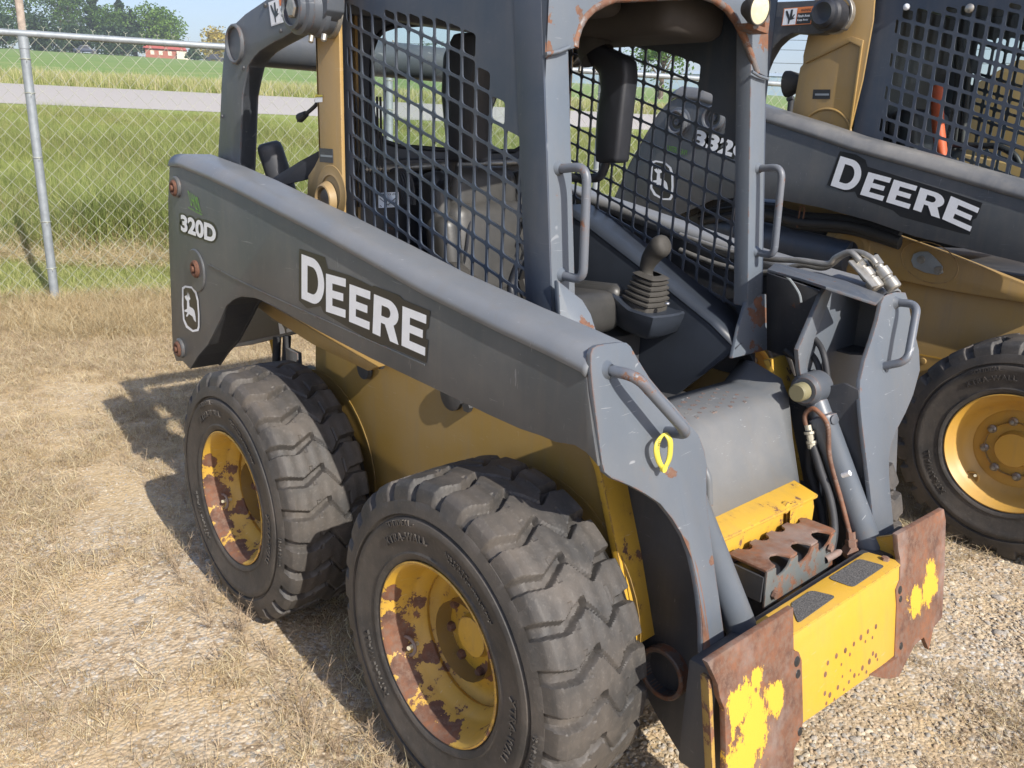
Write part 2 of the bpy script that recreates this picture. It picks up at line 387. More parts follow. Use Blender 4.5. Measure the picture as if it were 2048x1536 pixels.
# ------------------------------------------------------------------ tyre mesh
NP, SEG = 26, 832
def tyre_mesh():
    side = [(.030, .214), (.012, .222), (.003, .232), (.001, .242), (.004, .247), (.003, .262), (-.001, .290), (-.003, .302), (-.0055, .310), (-.0055, .318), (-.003, .326), (.006, .331), (.006, .335), (-.002, .339), (.000, .352), (.005, .370)]
    nt_ = 64; ts = np.linspace(0, 1, nt_+1)
    yc = .006+ts*.290; e = np.minimum(ts, 1-ts)
    rr = .371+(.4125-.371)*np.clip(e/.075, 0, 1)**.42 + .004*np.sin(np.pi*ts)
    inner = [(.301, .368), (.306, .34), (.306, .28), (.298, .235), (.277, .214)]
    py = np.array([a for a, b in side]+list(yc)+[a for a, b in inner]); pr = np.array([b for a, b in side]+list(rr)+[b for a, b in inner])
    n0 = len(side); npf = len(py)
    th = np.linspace(0, 2*np.pi, SEG, endpoint=False)
    ph = th/(2*np.pi)*NP
    poly = [(-.05, .02), (0, 0), (.24, -.17), (.46, .16), (.62, -.52), (.77, -.16), (.89, -.15), (1.05, -.17)]
    wid = [.42, .34, .27, .20, .05, .18, .26, .38]
    pt = np.array([a for a, b in poly]); po = np.array([b for a, b in poly]); w = np.array(wid)
    T, PH = np.meshgrid(ts, ph, indexing='ij')
    tw = T+.0
    cen = np.interp(tw, pt, po); wd = np.interp(tw, pt, w)*.5
    wd = np.where((tw > .475) & (tw < .605), .030, wd)
    slope = np.abs(np.gradient(np.interp(ts, pt, po), ts)); k = 1/np.sqrt(1+(slope*.0937/.30)**2)
    d = np.abs((PH-cen+.5) % 1-.5)*k[:, None]
    g = 1-np.clip((d-wd*.66)/(wd*.30+.018), 0, 1)
    depth = np.where((tw > .47) & (tw < .61), .007, .021)*np.ones_like(T)
    sh = np.clip(1-np.minimum(tw, 1-tw)/.10, 0, 1); depth = depth+.012*sh
    # broken sipes round the tyre
    sip = ((np.abs(tw-.335) < .010) | (np.abs(tw-.70) < .010)) & (((PH+.3) % 1) < .55)
    dr = -(g*depth)-np.where(sip, .004, 0)*(1-g)
    # wear noise
    r = np.tile(pr[:, None], (1, SEG)); y = np.tile(py[:, None], (1, SEG))
    r[n0:n0+nt_+1] += dr
    wob = .0012*np.sin(ph*1.7)[None, :]*np.sin(np.arange(npf)*.7)[:, None]; r = r+wob
    X = r*np.cos(th)[None, :]; Z = r*np.sin(th)[None, :]
    V = np.stack([X, y, Z], -1).reshape(-1, 3).astype(np.float32)
    a = np.arange(npf*SEG).reshape(npf, SEG); b = np.roll(a, -1, axis=1)
    F = np.stack([a[:-1], b[:-1], b[1:], a[1:]], -1).reshape(-1, 4)
    me = bpy.data.meshes.new('tyre'); me.vertices.add(len(V)); me.vertices.foreach_set('co', V.ravel())
    me.loops.add(F.size); me.loops.foreach_set('vertex_index', F.ravel().astype(np.int32)); me.polygons.add(len(F))
    me.polygons.foreach_set('loop_start', np.arange(0, F.size, 4, dtype=np.int32)); me.polygons.foreach_set('loop_total', np.full(len(F), 4, np.int32))
    mi = np.zeros((npf-1, SEG), np.int32); mi[:n0+2] = 1; mi[n0+nt_:] = 1
    me.update(calc_edges=True); me.materials.append(M['tyre']); me.materials.append(M['tyre_side']); me.polygons.foreach_set('material_index', mi.ravel())
    me.shade_smooth(); me.set_sharp_from_angle(angle=R_(32)); me.validate()
    return me
TYRE = tyre_mesh()
def arctext(s, r0, h, th_mid, flip=False, bold=.02, sp=1.15, y=-.0045):
    vs, fs = text2d(s, bold, 0, sp); w = vs[:, 0].max(); q = []
    for a, b in vs:
        th = th_mid-((a-w/2)*h)/r0 if not flip else th_mid+((a-w/2)*h)/r0
        r = r0+b*h if not flip else r0-b*h+h
        q.append((-r*math.cos(th) if False else r*math.cos(th), y, r*math.sin(th)))
    return q, fs
NUTS = {}
def make_wheel(parent, cen, y0, side=-1, scale=1., rimmat='rim', rot=0., words=True, clean=False):
    w = bpy.data.objects.new('wheel', None); COL.objects.link(w); w.parent = parent
    w.matrix_parent_inverse = Matrix.Translation(-Vector(parent.location)); w.location = (cen[0], y0, cen[1])
    w.scale = (scale, scale*(-side), scale) if side == 1 else (scale, scale, scale)
    def sub(o, rz=0.): o.parent = w; o.matrix_parent_inverse = Matrix(); o.rotation_euler = (0, rz, 0); return o
    t = bpy.data.objects.new('tyre', TYRE); COL.objects.link(t); sub(t, rot)
    if rimmat == 'rim':
        prof = [(.018, .220), (.006, .2235), (.004, .219), (.008, .213), (.022, .208), (.034, .200), (.075, .193), (.085, .186), (.100, .172), (.112, .168), (.122, .172), (.132, .166), (.140, .150), (.142, .135), (.136, .120), (.137, .06), (.135, .055), (.118, .05), (.115, .0)]
    else:
        prof = [(.018, .220), (.006, .2235), (.004, .219), (.012, .213), (.026, .200), (.040, .188), (.060, .180), (.085, .160), (.092, .148), (.088, .140), (.092, .07), (.085, .066), (.060, .062), (.055, .0)]
    sub(lathe('rim', prof, (0, 0, 0), (0, 1, 0), rimmat, None, 96, 40))
    for k in range(8 if words else 0):
        a = 2*math.pi*(k+.3)/8; rr = .094 if rimmat == 'rim' else .105; key = 'nut_'+rimmat
        if key not in NUTS: NUTS[key] = lathe('wheel_nut', [(.148, .0), (.148, .013), (.128, .013), (.122, .010), (.122, 0)] if rimmat == 'rim' else [(.095, .016), (.080, .016), (.074, .010), (.066, .008), (.064, .0)], (0, 0, 0), (0, 1, 0), 'rust' if rimmat == 'rim' else 'zinc', None, 6 if rimmat == 'rim' else 12); n_ = NUTS[key]
        else: n_ = NUTS[key].copy(); COL.objects.link(n_)
        sub(n_); n_.location = (rr*math.cos(a), 0, rr*math.sin(a))
    # valve with its guard
    a = R_(207 if rimmat == 'rim' else 232); rv = .172; vx, vz = rv*math.cos(a), rv*math.sin(a)
    bm = bmesh.new(); rad = Vector((math.cos(a), 0, math.sin(a))); tn = Vector((-rad.z, 0, rad.x))
    base = Vector((vx, .072, vz)); add_tube(bm, [base, base+Vector((0, -.035, 0))-rad*.01], .0055, 8)
    sub(bmobj('valve_stem', bm, 'lens', None, 40))
    bm = bmesh.new()
    arc = [base+rad*.02+tn*.024*math.cos(t)-rad*(.034*math.sin(t))+Vector((0, -.018, 0)) for t in np.linspace(0, math.pi, 12)]
    add_tube(bm, arc, [.0045]*12, 8); sub(bmobj('valve_guard', bm, 'rust' if rimmat == 'rim' else 'rim_clean', None, 50))
    if words:
        items = [('SOLIDEAL ·', .311, .015, R_(112), False), ('XTRA-WALL', .275, .020, R_(112), False), ('XTRA-WALL', .275, .020, R_(352), False), ('XTRA-WALL', .275, .020, R_(212), False), ('12-16.5 NHS', .345, .012, R_(352), False), ('FOR 9.75 RIM', .285, .009, R_(72), False), ('MADE FOR SKID STEER USE ONLY', .275, .007, R_(60), False)]
        for (s_, r0, h, tm, fl) in items:
            key = s_+str(tm)
            if key in NUTS: o = NUTS[key].copy(); COL.objects.link(o); sub(o, 0); continue
            q, f = arctext(s_, r0, h, tm, fl, .015 if h > .01 else 0, y=-.0085 if .300 < r0 < .33 else -.0045)
            bm = bmesh.new(); vs = [bm.verts.new(v) for v in q]
            for x in f:
                try: bm.faces.new([vs[i] for i in x])
                except ValueError: pass
            r = bmesh.ops.extrude_face_region(bm, geom=list(bm.faces))
            for g in r['geom']:
                if isinstance(g, bmesh.types.BMVert): g.co.y += .006
            o = bmobj('sidewall_lettering', bm, 'tyre_side', None, 20); sub(o, 0); NUTS[key] = o
    return w

# ================================================================== near loader
L1 = thing('skid_steer_loader', 'dark grey and yellow skid steer loader in front, 320D on its boom arm', 'skid steer loader', (-.5, 0, 0), 'skid steer loaders parked side by side')
AY, AI = -.675, -.55            # outer and inner face of the near boom arm
def mir(pts, s): return [Vector((p[0], p[1]*(-s), p[2])) for p in map(Vector, pts)]   # s=-1 near side, s=+1 mirrored
# --- wheels
for (x, s) in ((0, -1), (-1.092, -1), (0, 1), (-1.092, 1)):
    make_wheel(L1, (x, .422), -.788 if s < 0 else .788, s, 1., 'rim', rot=R_(7 if x == 0 else 1.5), words=(s < 0))
# --- chassis
for s in (-1, 1):
    pts = [(-1.50, .30), (-1.50, .58), (-1.14, .62), (-1.12, .93), (-.9, .97), (-.5, .98 if s < 0 else .90), (.08, .98 if s < 0 else .90), (.16, .86), (.235, .66), (.30, .48), (.31, .30), (.2, .20), (-1.3, .20)]
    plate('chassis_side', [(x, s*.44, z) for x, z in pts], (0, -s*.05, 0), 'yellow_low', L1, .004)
    # front edge flange, worn
    plate('chassis_edge', [(.085, s*.452, .975), (.165, s*.452, .86), (.242, s*.452, .655), (.30, s*.452, .47), (.322, s*.452, .47), (.262, s*.452, .66), (.185, s*.452, .865), (.105, s*.452, .98)], (0, -s*.09, 0), 'yellow_worn', L1, .002)
    for x in (0, -1.092):
        lathe('axle_housing', [(0, .10), (.05, .10), (.06, .085), (.22, .085)], (x, s*.70, .422), (0, -s, 0), 'yellow_low', L1, 24)
        ring('wheel_well_ring', (x, s*.441, .46), (0, s, 0), .335, .325, .0025, 'yellow_low', L1, 48)
    bm = bmesh.new()
    add_lathe(bm, [(0, 0), (0, .045), (-.012, .045), (-.016, .035), (-.016, 0)], (-.37, s*.44, .90), (0, -s, 0), 24); add_lathe(bm, [(0, 0), (0, .016), (-.014, .016), (-.014, 0)], (-.30, s*.44, .885), (0, -s, 0), 6)
    bmobj('plug_cap', bm, 'grey_dark', L1, 35)
box('belly_pan', (-1.45, -.39, .18), (.25, .39, .22), 'grey_dark', L1)
box('chassis_floor', (-1.45, -.385, .55), (.02, .385, .60), 'grey_dark', L1)
# --- engine box, rear bumper
box('engine_cover', (-1.62, -.36, .86), (-1.02, .36, 1.20), 'black', L1, .02)
plate('engine_side_panel', PL('y', -.30, (425, 694), (500, 684), (625, 655), (700, 640), (640, 570), (500, 540), (430, 560)), (0, .01, 0), 'black', L1, .003)
plate('panel_flange', PL('y', -.305, (430, 694), (500, 682), (640, 650), (640, 656), (500, 690), (432, 700)), (0, .012, 0), 'grey_old', L1, .002)
plate('lift_brace', PL('y', -.49, (490, 590), (510, 594), (545, 612), (640, 668), (756, 734), (735, 742), (625, 689), (540, 634), (505, 607)), (0, .03, 0), 'yellow', L1, .004)
lathe('plug_cap', [(0, .034), (.014, .032), (.016, 0)], P(733, 737, 'y', -.445), (0, -1, 0), 'grey_dark', L1, 28)
lathe('side_bolt', [(0, .012), (.012, .012), (.013, 0)], P(765, 730, 'y', -.445), (0, -1, 0), 'grey_dark', L1, 6)
box('battery_box', (-1.30, -.42, .60), (-1.10, -.36, .76), 'black', L1, .01)
for (x, z0, z1) in ((-1.52, .4, .82), (-1.44, .45, .84)):
    tube('hose', spline([(x, -.38, z1), (x+.02, -.40, (z0+z1)/2), (x+.09, -.39, z0)]), .016, 'hose', L1, 8)
box('frame_upright', (-1.42, -.40, .40), (-1.33, -.38, .80), 'grey_old', L1, .004)
tube('handle_strap', [(-1.56, -.38, .80), (-1.50, -.385, .66)], .012, 'yellow_front', L1, 6)
# --- lift arm uprights
for s in (-1, 1):
    yy = s*.475
    pts = [(-1.015, 2.02), (-.85, 2.02), (-.855, 1.30), (-.86, .95), (-1.12, .95), (-1.10, 1.36), (-1.085, 1.44), (-1.045, 1.47), (-1.015, 1.50)]
    pts = [(min(x+.015, -.868), z) for x, z in pts]
    plate('lift_arm_upright', [(x, yy, z) for x, z in pts], (0, -s*.012, 0), 'yellow', L1, .003)
    plate('upright_flange', [(-1.0, yy, 2.02), (-1.0, yy, 1.50), (-1.0, yy-s*.09, 1.50), (-1.0, yy-s*.09, 2.02)], (.012, 0, 0), 'yellow', L1, .002)
    plate('upright_inner', [(x-.01, yy-s*.085, z) for x, z in pts if z < 1.99] if False else [(-.985, yy-s*.085, 2.0), (-.92, yy-s*.085, 2.0), (-.92, yy-s*.085, 1.0), (-1.08, yy-s*.085, 1.0), (-1.05, yy-s*.085, 1.45), (-.985, yy-s*.085, 1.5)], (0, -s*.01, 0), 'yellow', L1, .003)
    # lower pivot boss
    c = P(651, 400, 'y', -.485); cx, cz = c.x, c.z
    lathe('pivot_boss', [(0, .085), (.0015, .083), (.0015, .062), (.003, .055)], (cx+.02, yy+s*.001, cz+.02), (0, s, 0), 'yellow', L1, 48)
    lathe('pivot_bush', [(0, .056), (.010, .050), (.018, .046), (.020, .042), (.016, .036), (-.002, .036), (-.002, 0)], (cx, yy+s*.003, cz), (0, s, 0), 'yellow', L1, 40)
    lathe('pivot_pin', [(0, .034), (.008, .033), (.009, .02), (.007, 0)], (cx, yy+s*.002, cz), (0, s, 0), 'zinc', L1, 28)
    # upper pivot hub joining link and upright
    h = P(600, 22, 'y', -.60); hx, hz = h.x-.02, h.z+.012
    lathe('upper_hub', [(0, .06), (.035, .062), (.04, .070), (.055, .070), (.06, .062), (.085, .060), (.09, .067), (.105, .067), (.11, .055), (.125, .055), (.127, .046), (.118, .044), (.118, 0)], (hx-.03, yy, hz), (s*-.0, s, 0), 'grey', L1, 48)
    lathe('hub_washer', [(0, .068), (.012, .066), (.014, .04)], (hx-.03, yy+s*.002, hz), (0, s, 0), 'zinc', L1, 40)
    lathe('hub_bolt', [(0, 0), (0, .028), (.012, .028), (.016, .022), (.016, 0)][::-1], (hx-.03, yy+s*.112, hz), (0, s, 0), 'zinc', L1, 6)
    for dx in (-.02, .05): lathe('grease_fitting', [(0, 0), (.0, .008), (.016, .008), (.020, .004), (.020, 0)], (hx+dx, yy+s*.07, hz-.066), (0, -.2, -1), 'zinc', L1, 8)
    # rear link
    LY = -.537
    outer = PL('y', LY, (640, -70), (537, -4), (490, 28), (465, 52), (453, 80), (447, 110), (443, 160), (439, 250), (434, 345), (440, 440))
    inner = PL('y', LY, (482, 440), (479, 345), (484, 191), (489, 164), (496, 132), (507, 115), (519, 102), (539, 89), (567, 74), (591, 60), (612, 50), (632, 44), (645, 38), (654, 20), (656, -60))
    pts = [Vector((p.x, s*.537, p.z)) for p in outer+inner]
    plate('rear_link', pts, (0, -s*.055, 0), 'grey', L1, .004)
    fl = PL('y', LY+.0, (482, 440), (479, 345), (484, 191), (489, 164), (496, 132), (507, 115), (519, 102), (539, 89), (567, 74), (591, 60), (612, 50), (632, 44))
    bm = bmesh.new()
    for a, b in zip(fl, fl[1:]):
        a, b = Vector((a.x, s*.532, a.z)), Vector((b.x, s*.532, b.z)); d = (b-a).normalized(); nn = Vector((-d.z, 0, d.x))*-.012
        w_ = Vector((0, -s*.052, 0)); q = [a, b, b+w_, a+w_]; v1 = [bm.verts.new(p) for p in q]; v2 = [bm.verts.new(p-nn*.6) for p in q]
        for f in ((0, 1, 2, 3),): bm.faces.new([v1[i] for i in f]); bm.faces.new([v2[i] for i in f][::-1])
        for i in range(4): bm.faces.new((v1[i], v2[i], v2[(i+1) % 4], v1[(i+1) % 4]))
    bmobj('link_flange', bm, 'grey', L1, 30)
    for (u, v) in ((531, 11), (488, 136), (562, 62), (445, 233)):
        c = P(u, v, 'y', LY); lathe('link_bolt', [(-.001, .007), (.005, .006), (.006, 0)], (c.x, s*.537, c.z), (0, s, 0), 'grey_dark', L1, 6)
tc = P(467, 88, 'y', -.545); TX, TZ = tc.x, tc.z
bm = bmesh.new(); add_lathe(bm, [(0, .052), (.0, .062), (1.075, .062), (1.075, .052), (1.02, .052), (.06, .052), (.06, 0)], (TX, -.5375, TZ), (0, 1, 0), 56)
bmobj('cross_tube', bm, 'grey', L1, 40)
for s in (-1, 1): ring('tube_collar', (TX, s*.536, TZ), (0, s, 0), .060, .050, .012, 'grey', L1, 48, .3)

# --- boom arms
arm_out = [(337, 327), (336, 400), (338, 500), (342, 600), (345, 700), (352, 722), (365, 722), (380, 738), (396, 712), (415, 690), (440, 640), (452, 612), (466, 600), (482, 593), (510, 596), (540, 608), (590, 636), (640, 664), (740, 716), (870, 778), (980, 831), (1040, 858), (1082, 872), (1110, 884), (1150, 891), (1172, 905), (1190, 925), (1196, 933), (1185, 860), (1176, 790), (1172, 740), (1165, 745), (1100, 712), (1000, 665), (930, 630), (850, 590), (780, 550), (700, 505), (630, 466), (560, 430), (480, 388), (420, 359), (360, 334)]
arm_out[0] = (339, 333)
ao = [P(u, v, 'y', AY) for u, v in arm_out]
topline = [ao[0]]+ao[:30:-1]      # rear to front along the bevel's lower edge
for s in (-1, 1):
    arm = plate('boom_arm', [Vector((p.x, s*.675, p.z)) for p in ao], (0, -s*.008, 0), 'grey_arm', L1, .002)
    # rounded top: profile swept from the outer plate over to the inner face
    prof = [(0, 0), (.004, .014), (.012, .026), (.024, .034), (.04, .037), (.110, .037), (.120, .034), (.1255, .027), (.1255, .0), (.1255, -.17)]
    tl = [Vector(p) for p in topline]; tl[0].z -= .0
    ext = tl[-1]+(tl[-1]-tl[-4])*.15; tl.append(Vector((.325, AY, ext.z-.0)))
    if s > 0: prof = prof[:-1]
    vs, fs = [], []; k = len(prof)
    for i, p in enumerate(tl):
        for j, (w_, h_) in enumerate(prof):
            dz = h_ if h_ > -.1 else h_*(.5+.5*min(1, i/4)); vs.append((p.x+(0 if i else -.0), s*(.6755-w_), p.z+dz))
    for i in range(len(tl)-1):
        for j in range(k-1): fs.append((i*k+j, i*k+j+1, (i+1)*k+j+1, (i+1)*k+j))
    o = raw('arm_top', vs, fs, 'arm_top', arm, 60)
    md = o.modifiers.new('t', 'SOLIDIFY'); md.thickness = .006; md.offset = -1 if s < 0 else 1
    # rear end plate
    plate('arm_end', [Vector((ao[0].x+.004, s*.672, ao[0].z+.02)), Vector((ao[0].x+.004, s*.552, ao[0].z+.034)), Vector((ao[0].x, s*.552, .80)), Vector((ao[0].x-.01, s*.672, .80))], (.008, 0, 0), 'grey_arm', arm, .003)
    plate('arm_inner_plate', [Vector((p.x, s*.558, p.z-.004)) for p in ao if p.x < (.29 if s < 0 else .15)], (0, s*.007, 0), 'grey_dark', arm, 0)
    # underside strip
    und = [Vector((p.x, s*.667, p.z+.001)) for p in ao[7:27]]; vs = []; fs = []
    for p in und: vs += [p, Vector((p.x, s*.56, p.z))]
    for i in range(len(und)-1): fs.append((2*i, 2*i+1, 2*i+3, 2*i+2))
    o = raw('arm_underside', vs, fs, 'grey_dark', arm); md = o.modifiers.new('t', 'SOLIDIFY'); md.thickness = .006
    # stiffener step low on the arm (pressed crease)
    cr = PL('y', AY-.0005, (418, 528), (470, 556), (540, 590), (600, 617), (700, 662), (780, 697), (850, 728)); cr2 = PL('y', AY-.0005, (850, 732), (780, 701), (700, 666), (600, 621), (540, 594), (470, 560), (418, 532))
    plate('arm_crease', [Vector((p.x, s*.6752, p.z)) for p in cr+cr2], (0, s*.0025, 0), 'grey_arm', arm, .0008)
    # pins
    for (u, v, r, big) in ((349, 376, .028, 0), (391, 538, .030, 1), (357, 698, .029, 0)):
        c = P(u, v, 'y', AY-.008); o_ = (c.x, s*.675, c.z)
        if big:
            q = P(393, 541, 'y', AY); ring('pin_plate', (q.x, s*.6752, q.z), (0, s, 0), .074, .02, .006, 'grey_arm', arm, 48, .5)
        else: ring('pin_collar', (c.x+.004, s*.6752, c.z+.004), (0, s, 0), r+.008, .018, .010, 'grey_arm', arm, 36, .4)
        ring('pin_cap', o_, (0, s, 0), r, r*.45, .018, 'rust_dark', arm, 32, .35)
        lathe('pin', [(0, 0), (0, r*.38), (.022, r*.34), (.024, 0)], (c.x, s*.676, c.z), (0, s, 0), 'rust_dark', arm, 16)
    # front plate of the arm, bent sheet following x = xs(z)
    zs = [.5, .547, .69, .85, 1.0, 1.2, 1.3]; xs = [.504, .492, .46, .405, .355, .315, .30]
    XF = lambda z: float(np.interp(z, zs, xs))
    near = [(1172, 708), (1176, 696), (1186, 690), (1205, 687), (1232, 684), (1244, 685), (1252, 692), (1268, 720), (1290, 755), (1315, 785), (1340, 811), (1366, 842), (1388, 868), (1400, 900), (1405, 930), (1404, 970), (1405, 1010), (1412, 1070), (1420, 1130), (1430, 1200), (1440, 1272), (1395, 1312), (1393, 1240), (1388, 1190), (1381, 1150), (1372, 1110), (1358, 1072), (1335, 1035), (1312, 1006), (1285, 988), (1250, 969), (1215, 955), (1200, 943), (1195, 925), (1190, 890), (1183, 835), (1176, 780), (1172, 740)]
    far = [(1755, 603), (1760, 592), (1768, 588), (1785, 584), (1803, 585), (1808, 600), (1815, 640), (1823, 670), (1830, 700), (1832, 740), (1818, 790), (1803, 825), (1785, 860), (1774, 890), (1770, 915), (1770, 950), (1772, 980), (1776, 1020), (1781, 1066), (1744, 1090), (1738, 1040), (1733, 990), (1727, 940), (1722, 900), (1717, 860), (1713, 820), (1711, 790), (1712, 760), (1721, 720), (1735, 680), (1747, 640)]
    pp = [PS(u, v, XF) for u, v in (near if s < 0 else far)]
    pts = [Vector((XF(p.z), p.y, p.z)) for p in pp]
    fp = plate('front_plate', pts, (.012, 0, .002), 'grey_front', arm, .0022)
    # web behind the front plate
    if s < 0:
        wb = [(1172, 745), (1176, 790), (1185, 860), (1195, 925), (1186, 905)]
    # grab handle
    if s < 0: ends = [PS(1205, 738, XF), PS(1322, 862, XF)]; cor = [Vector((.395, -.614, 1.165)), Vector((.440, -.492, 1.035))]
    else: ends = [PS(1783, 604, XF), PS(1752, 735, XF)]; cor = [Vector((.395, .622, 1.168)), Vector((.435, .520, 1.025))]
    tube('grab_handle', fillet([ends[0], cor[0], cor[1], ends[1]], .03, 6), .0115, 'handle', L1, 14)
    for e in ends: lathe('weld_bead', [(.0, .02), (.006, .015), (.012, .012)], e+Vector((.012, 0, 0)), (1, 0, .2), 'grey_front', L1, 16)
    # leg plate running down to the coupler pivot
    lg = PL('y', -.375, (1212, 948), (1228, 1010), (1245, 1100), (1258, 1170), (1270, 1240), (1280, 1320), (1292, 1392), (1318, 1440), (1345, 1485), (1378, 1536), (1420, 1600), (1470, 1600), (1450, 1480), (1440, 1380), (1437, 1300), (1436, 1270), (1415, 1120), (1400, 1000), (1392, 900), (1360, 880), (1250, 900))
    lg = [Vector((p.x, s*.375, p.z)) for p in lg]
    plate('boom_leg', lg, (0, -s*.012, 0), 'grey_dark', arm, .003)
    fe = lg[0:7]; bm = bmesh.new()
    for a, b in zip(fe, fe[1:]):
        w_ = Vector((0, -s*-.05, 0)); q = [a, b, b+w_, a+w_]; q2 = [p+Vector((.008, 0, 0)) for p in q]
        v1 = [bm.verts.new(p) for p in q]; v2 = [bm.verts.new(p) for p in q2]
        bm.faces.new(v1); bm.faces.new(v2[::-1])
        for i in range(4): bm.faces.new((v1[i], v2[i], v2[(i+1) % 4], v1[(i+1) % 4]))
    bmobj('leg_flange', bm, 'grey', arm, 30)
    c = P(1330, 1342, 'y', -.385)
    ring('pivot_tube', (c.x, s*.34, c.z), (0, s, 0), .064, .052, .065, paint('worn_pivot_tube', (.10, .08, .07), wear=1, chips=.5), arm, 48, .2)
    lathe('pivot_bore', [(0, .052), (-.10, .052), (-.10, 0)], (c.x, s*.40, c.z), (0, s, 0), 'grey_dark', arm, 40)
ARM = [o for o in bpy.data.objects if o.name.startswith('boom_arm')]
# inner web of the far arm end, seen from inside, and box behind it
plate('arm_end_web', [P(u, v, 'x', .21) for u, v in ((1646, 598), (1660, 572), (1760, 604), (1800, 640), (1800, 760), (1790, 1020), (1665, 1020), (1612, 800), (1601, 722))], (-.008, 0, 0), 'grey_front', L1, .002)
plate('web_flange', [P(u, v, 'x', .225) for u, v in ((1650, 566), (1656, 580), (1640, 625), (1605, 715), (1607, 745), (1616, 800), (1601, 800), (1590, 735), (1587, 698), (1633, 590))], (.014, 0, 0), 'grey_front', L1, .003)
plate('arm_top_cover', [P(1535, 538, 'z', 1.25), P(1600, 556, 'z', 1.24), P(1652, 573, 'z', 1.235), P(1752, 606, 'z', 1.20), P(1768, 590, 'z', 1.20), P(1692, 562, 'z', 1.235), P(1605, 538, 'z', 1.245), P(1550, 526, 'z', 1.25)], (0, 0, -.008), 'grey', L1, .002)
plate('far_arm_side', [P(1533, 545, 'y', .50), P(1650, 585, 'y', .48), P(1640, 620, 'y', .48), P(1590, 720, 'y', .48), P(1533, 700, 'y', .50)], (0, .01, 0), 'grey_dark', L1, .002)

tube('rust_scratch', [Vector((p_.x, p_.y, p_.z-.0004)) for p_ in spline([P(u, v, 'y', y) for u, v, y in ((985, 588, -.60), (1020, 612, -.615), (1060, 642, -.63), (1105, 668, -.64), (1165, 697, -.645))], 5)], [.0008]+[.0022]*18+[.003, .003], 'rust', L1, 6)
plate('worn_edge', [Vector((XF(p_.z)+.0125, p_.y, p_.z)) for p_ in (PS(u, v, XF) for u, v in ((1352, 1062), (1366, 1078), (1384, 1130), (1398, 1200), (1404, 1240), (1411, 1300), (1397, 1311), (1394, 1240), (1389, 1190), (1382, 1150), (1373, 1112)))], (.0014, 0, 0), 'rust', ARM[0], 0)
# --- lettering on the near arm
ay = AY-.0012; near_arm = ARM[0]
black = PL('y', ay, (599, 497), (650, 514), (656, 537), (700, 551), (745, 573), (748, 571), (800, 591), (806, 599), (861, 622), (857, 657), (852, 660), (851, 677), (857, 680), (853, 726), (795, 700), (771, 690), (755, 690), (648, 626), (642, 612), (615, 617), (598, 601))
plate('decal', black, (0, -.0006, 0), 'decal', near_arm, 0)
def quadmap(o, r, t):      # pixel corners lower-left, lower-right, top-left -> mapping of unit glyph boxes
    A, B, C = (P(*q, 'y', AY-.0022) for q in (o, r, t)); return lambda a, b: A+(B-A)*a+(C-A)*b
def glyph(ch):
    if ch == 'D':
        o = [(0, 0), (0, 1)]+[(.48+.52*math.sin(t), .5+.5*math.cos(t)) for t in np.linspace(0, math.pi, 18)]
        i = [(.27, .20), (.27, .80)]+[(.48+.26*math.sin(t), .5+.30*math.cos(t)) for t in np.linspace(0, math.pi, 14)]; return [o, i]
    if ch == 'E': return [[(0, 0), (0, 1), (1, 1), (1, .79), (.33, .79), (.33, .61), (.88, .61), (.88, .41), (.33, .41), (.33, .21), (1, .21), (1, 0)]]
    if ch == 'R':
        o = [(0, 0), (0, 1)]+[(.55+.40*math.sin(t), .68+.32*math.cos(t)) for t in np.linspace(0, math.pi*.80, 12)]+[(1.0, 0), (.68, 0), (.46, .36), (.31, .36), (.31, 0)]
        i = [(.31, .54), (.31, .80)]+[(.52+.13*math.sin(t), .67+.13*math.cos(t)) for t in np.linspace(0, math.pi, 10)]; return [o, i]
def word_deere(quads, parent, nm='lettering', mat='white'):
    V, F = [], []
    for ch, f in quads:
        pts, fs = polyfill(glyph(ch)); k = len(V); V += [f(a, b) for a, b in pts]; F += [tuple(i+k for i in x) for x in fs]
    return raw(nm, V, F, mat, parent)
word_deere([('D', quadmap((603, 597), (648, 617), (603, 508))), ('E', quadmap((652, 623), (691, 636), (652, 547))), ('E', quadmap((698, 643), (739, 660), (699, 568))), ('R', quadmap((745, 666), (797, 690), (748, 588))), ('E', quadmap((803, 691), (850, 712), (805, 612)))], near_arm)
def curved_text(s, o, r, t, mat, parent, bold=.05, plane=('y', AY-.0022), nm='lettering', sp=1.):
    A, B, C = (P(*q, *plane) for q in (o, r, t)); vs, fs = text2d(s, bold, 0, sp); w = vs[:, 0].max()
    return raw(nm, [A+(B-A)*(a/w)+(C-A)*b for a, b in vs], fs, mat, parent)
curved_text('320D', (359, 466), (435, 491), (358, 424), 'decal', near_arm, .12, ('y', ay), 'decal')
curved_text('320D', (362, 462), (432, 487), (361, 428), 'white', near_arm, .045)
curved_text('D·HLMR', (382, 411), (403, 426), (375, 381), 'green', near_arm, .0, nm='dealer_sticker')
curved_text('www.dealer', (376, 416), (405, 432), (376, 411), 'green', near_arm, 0, nm='dealer_sticker')
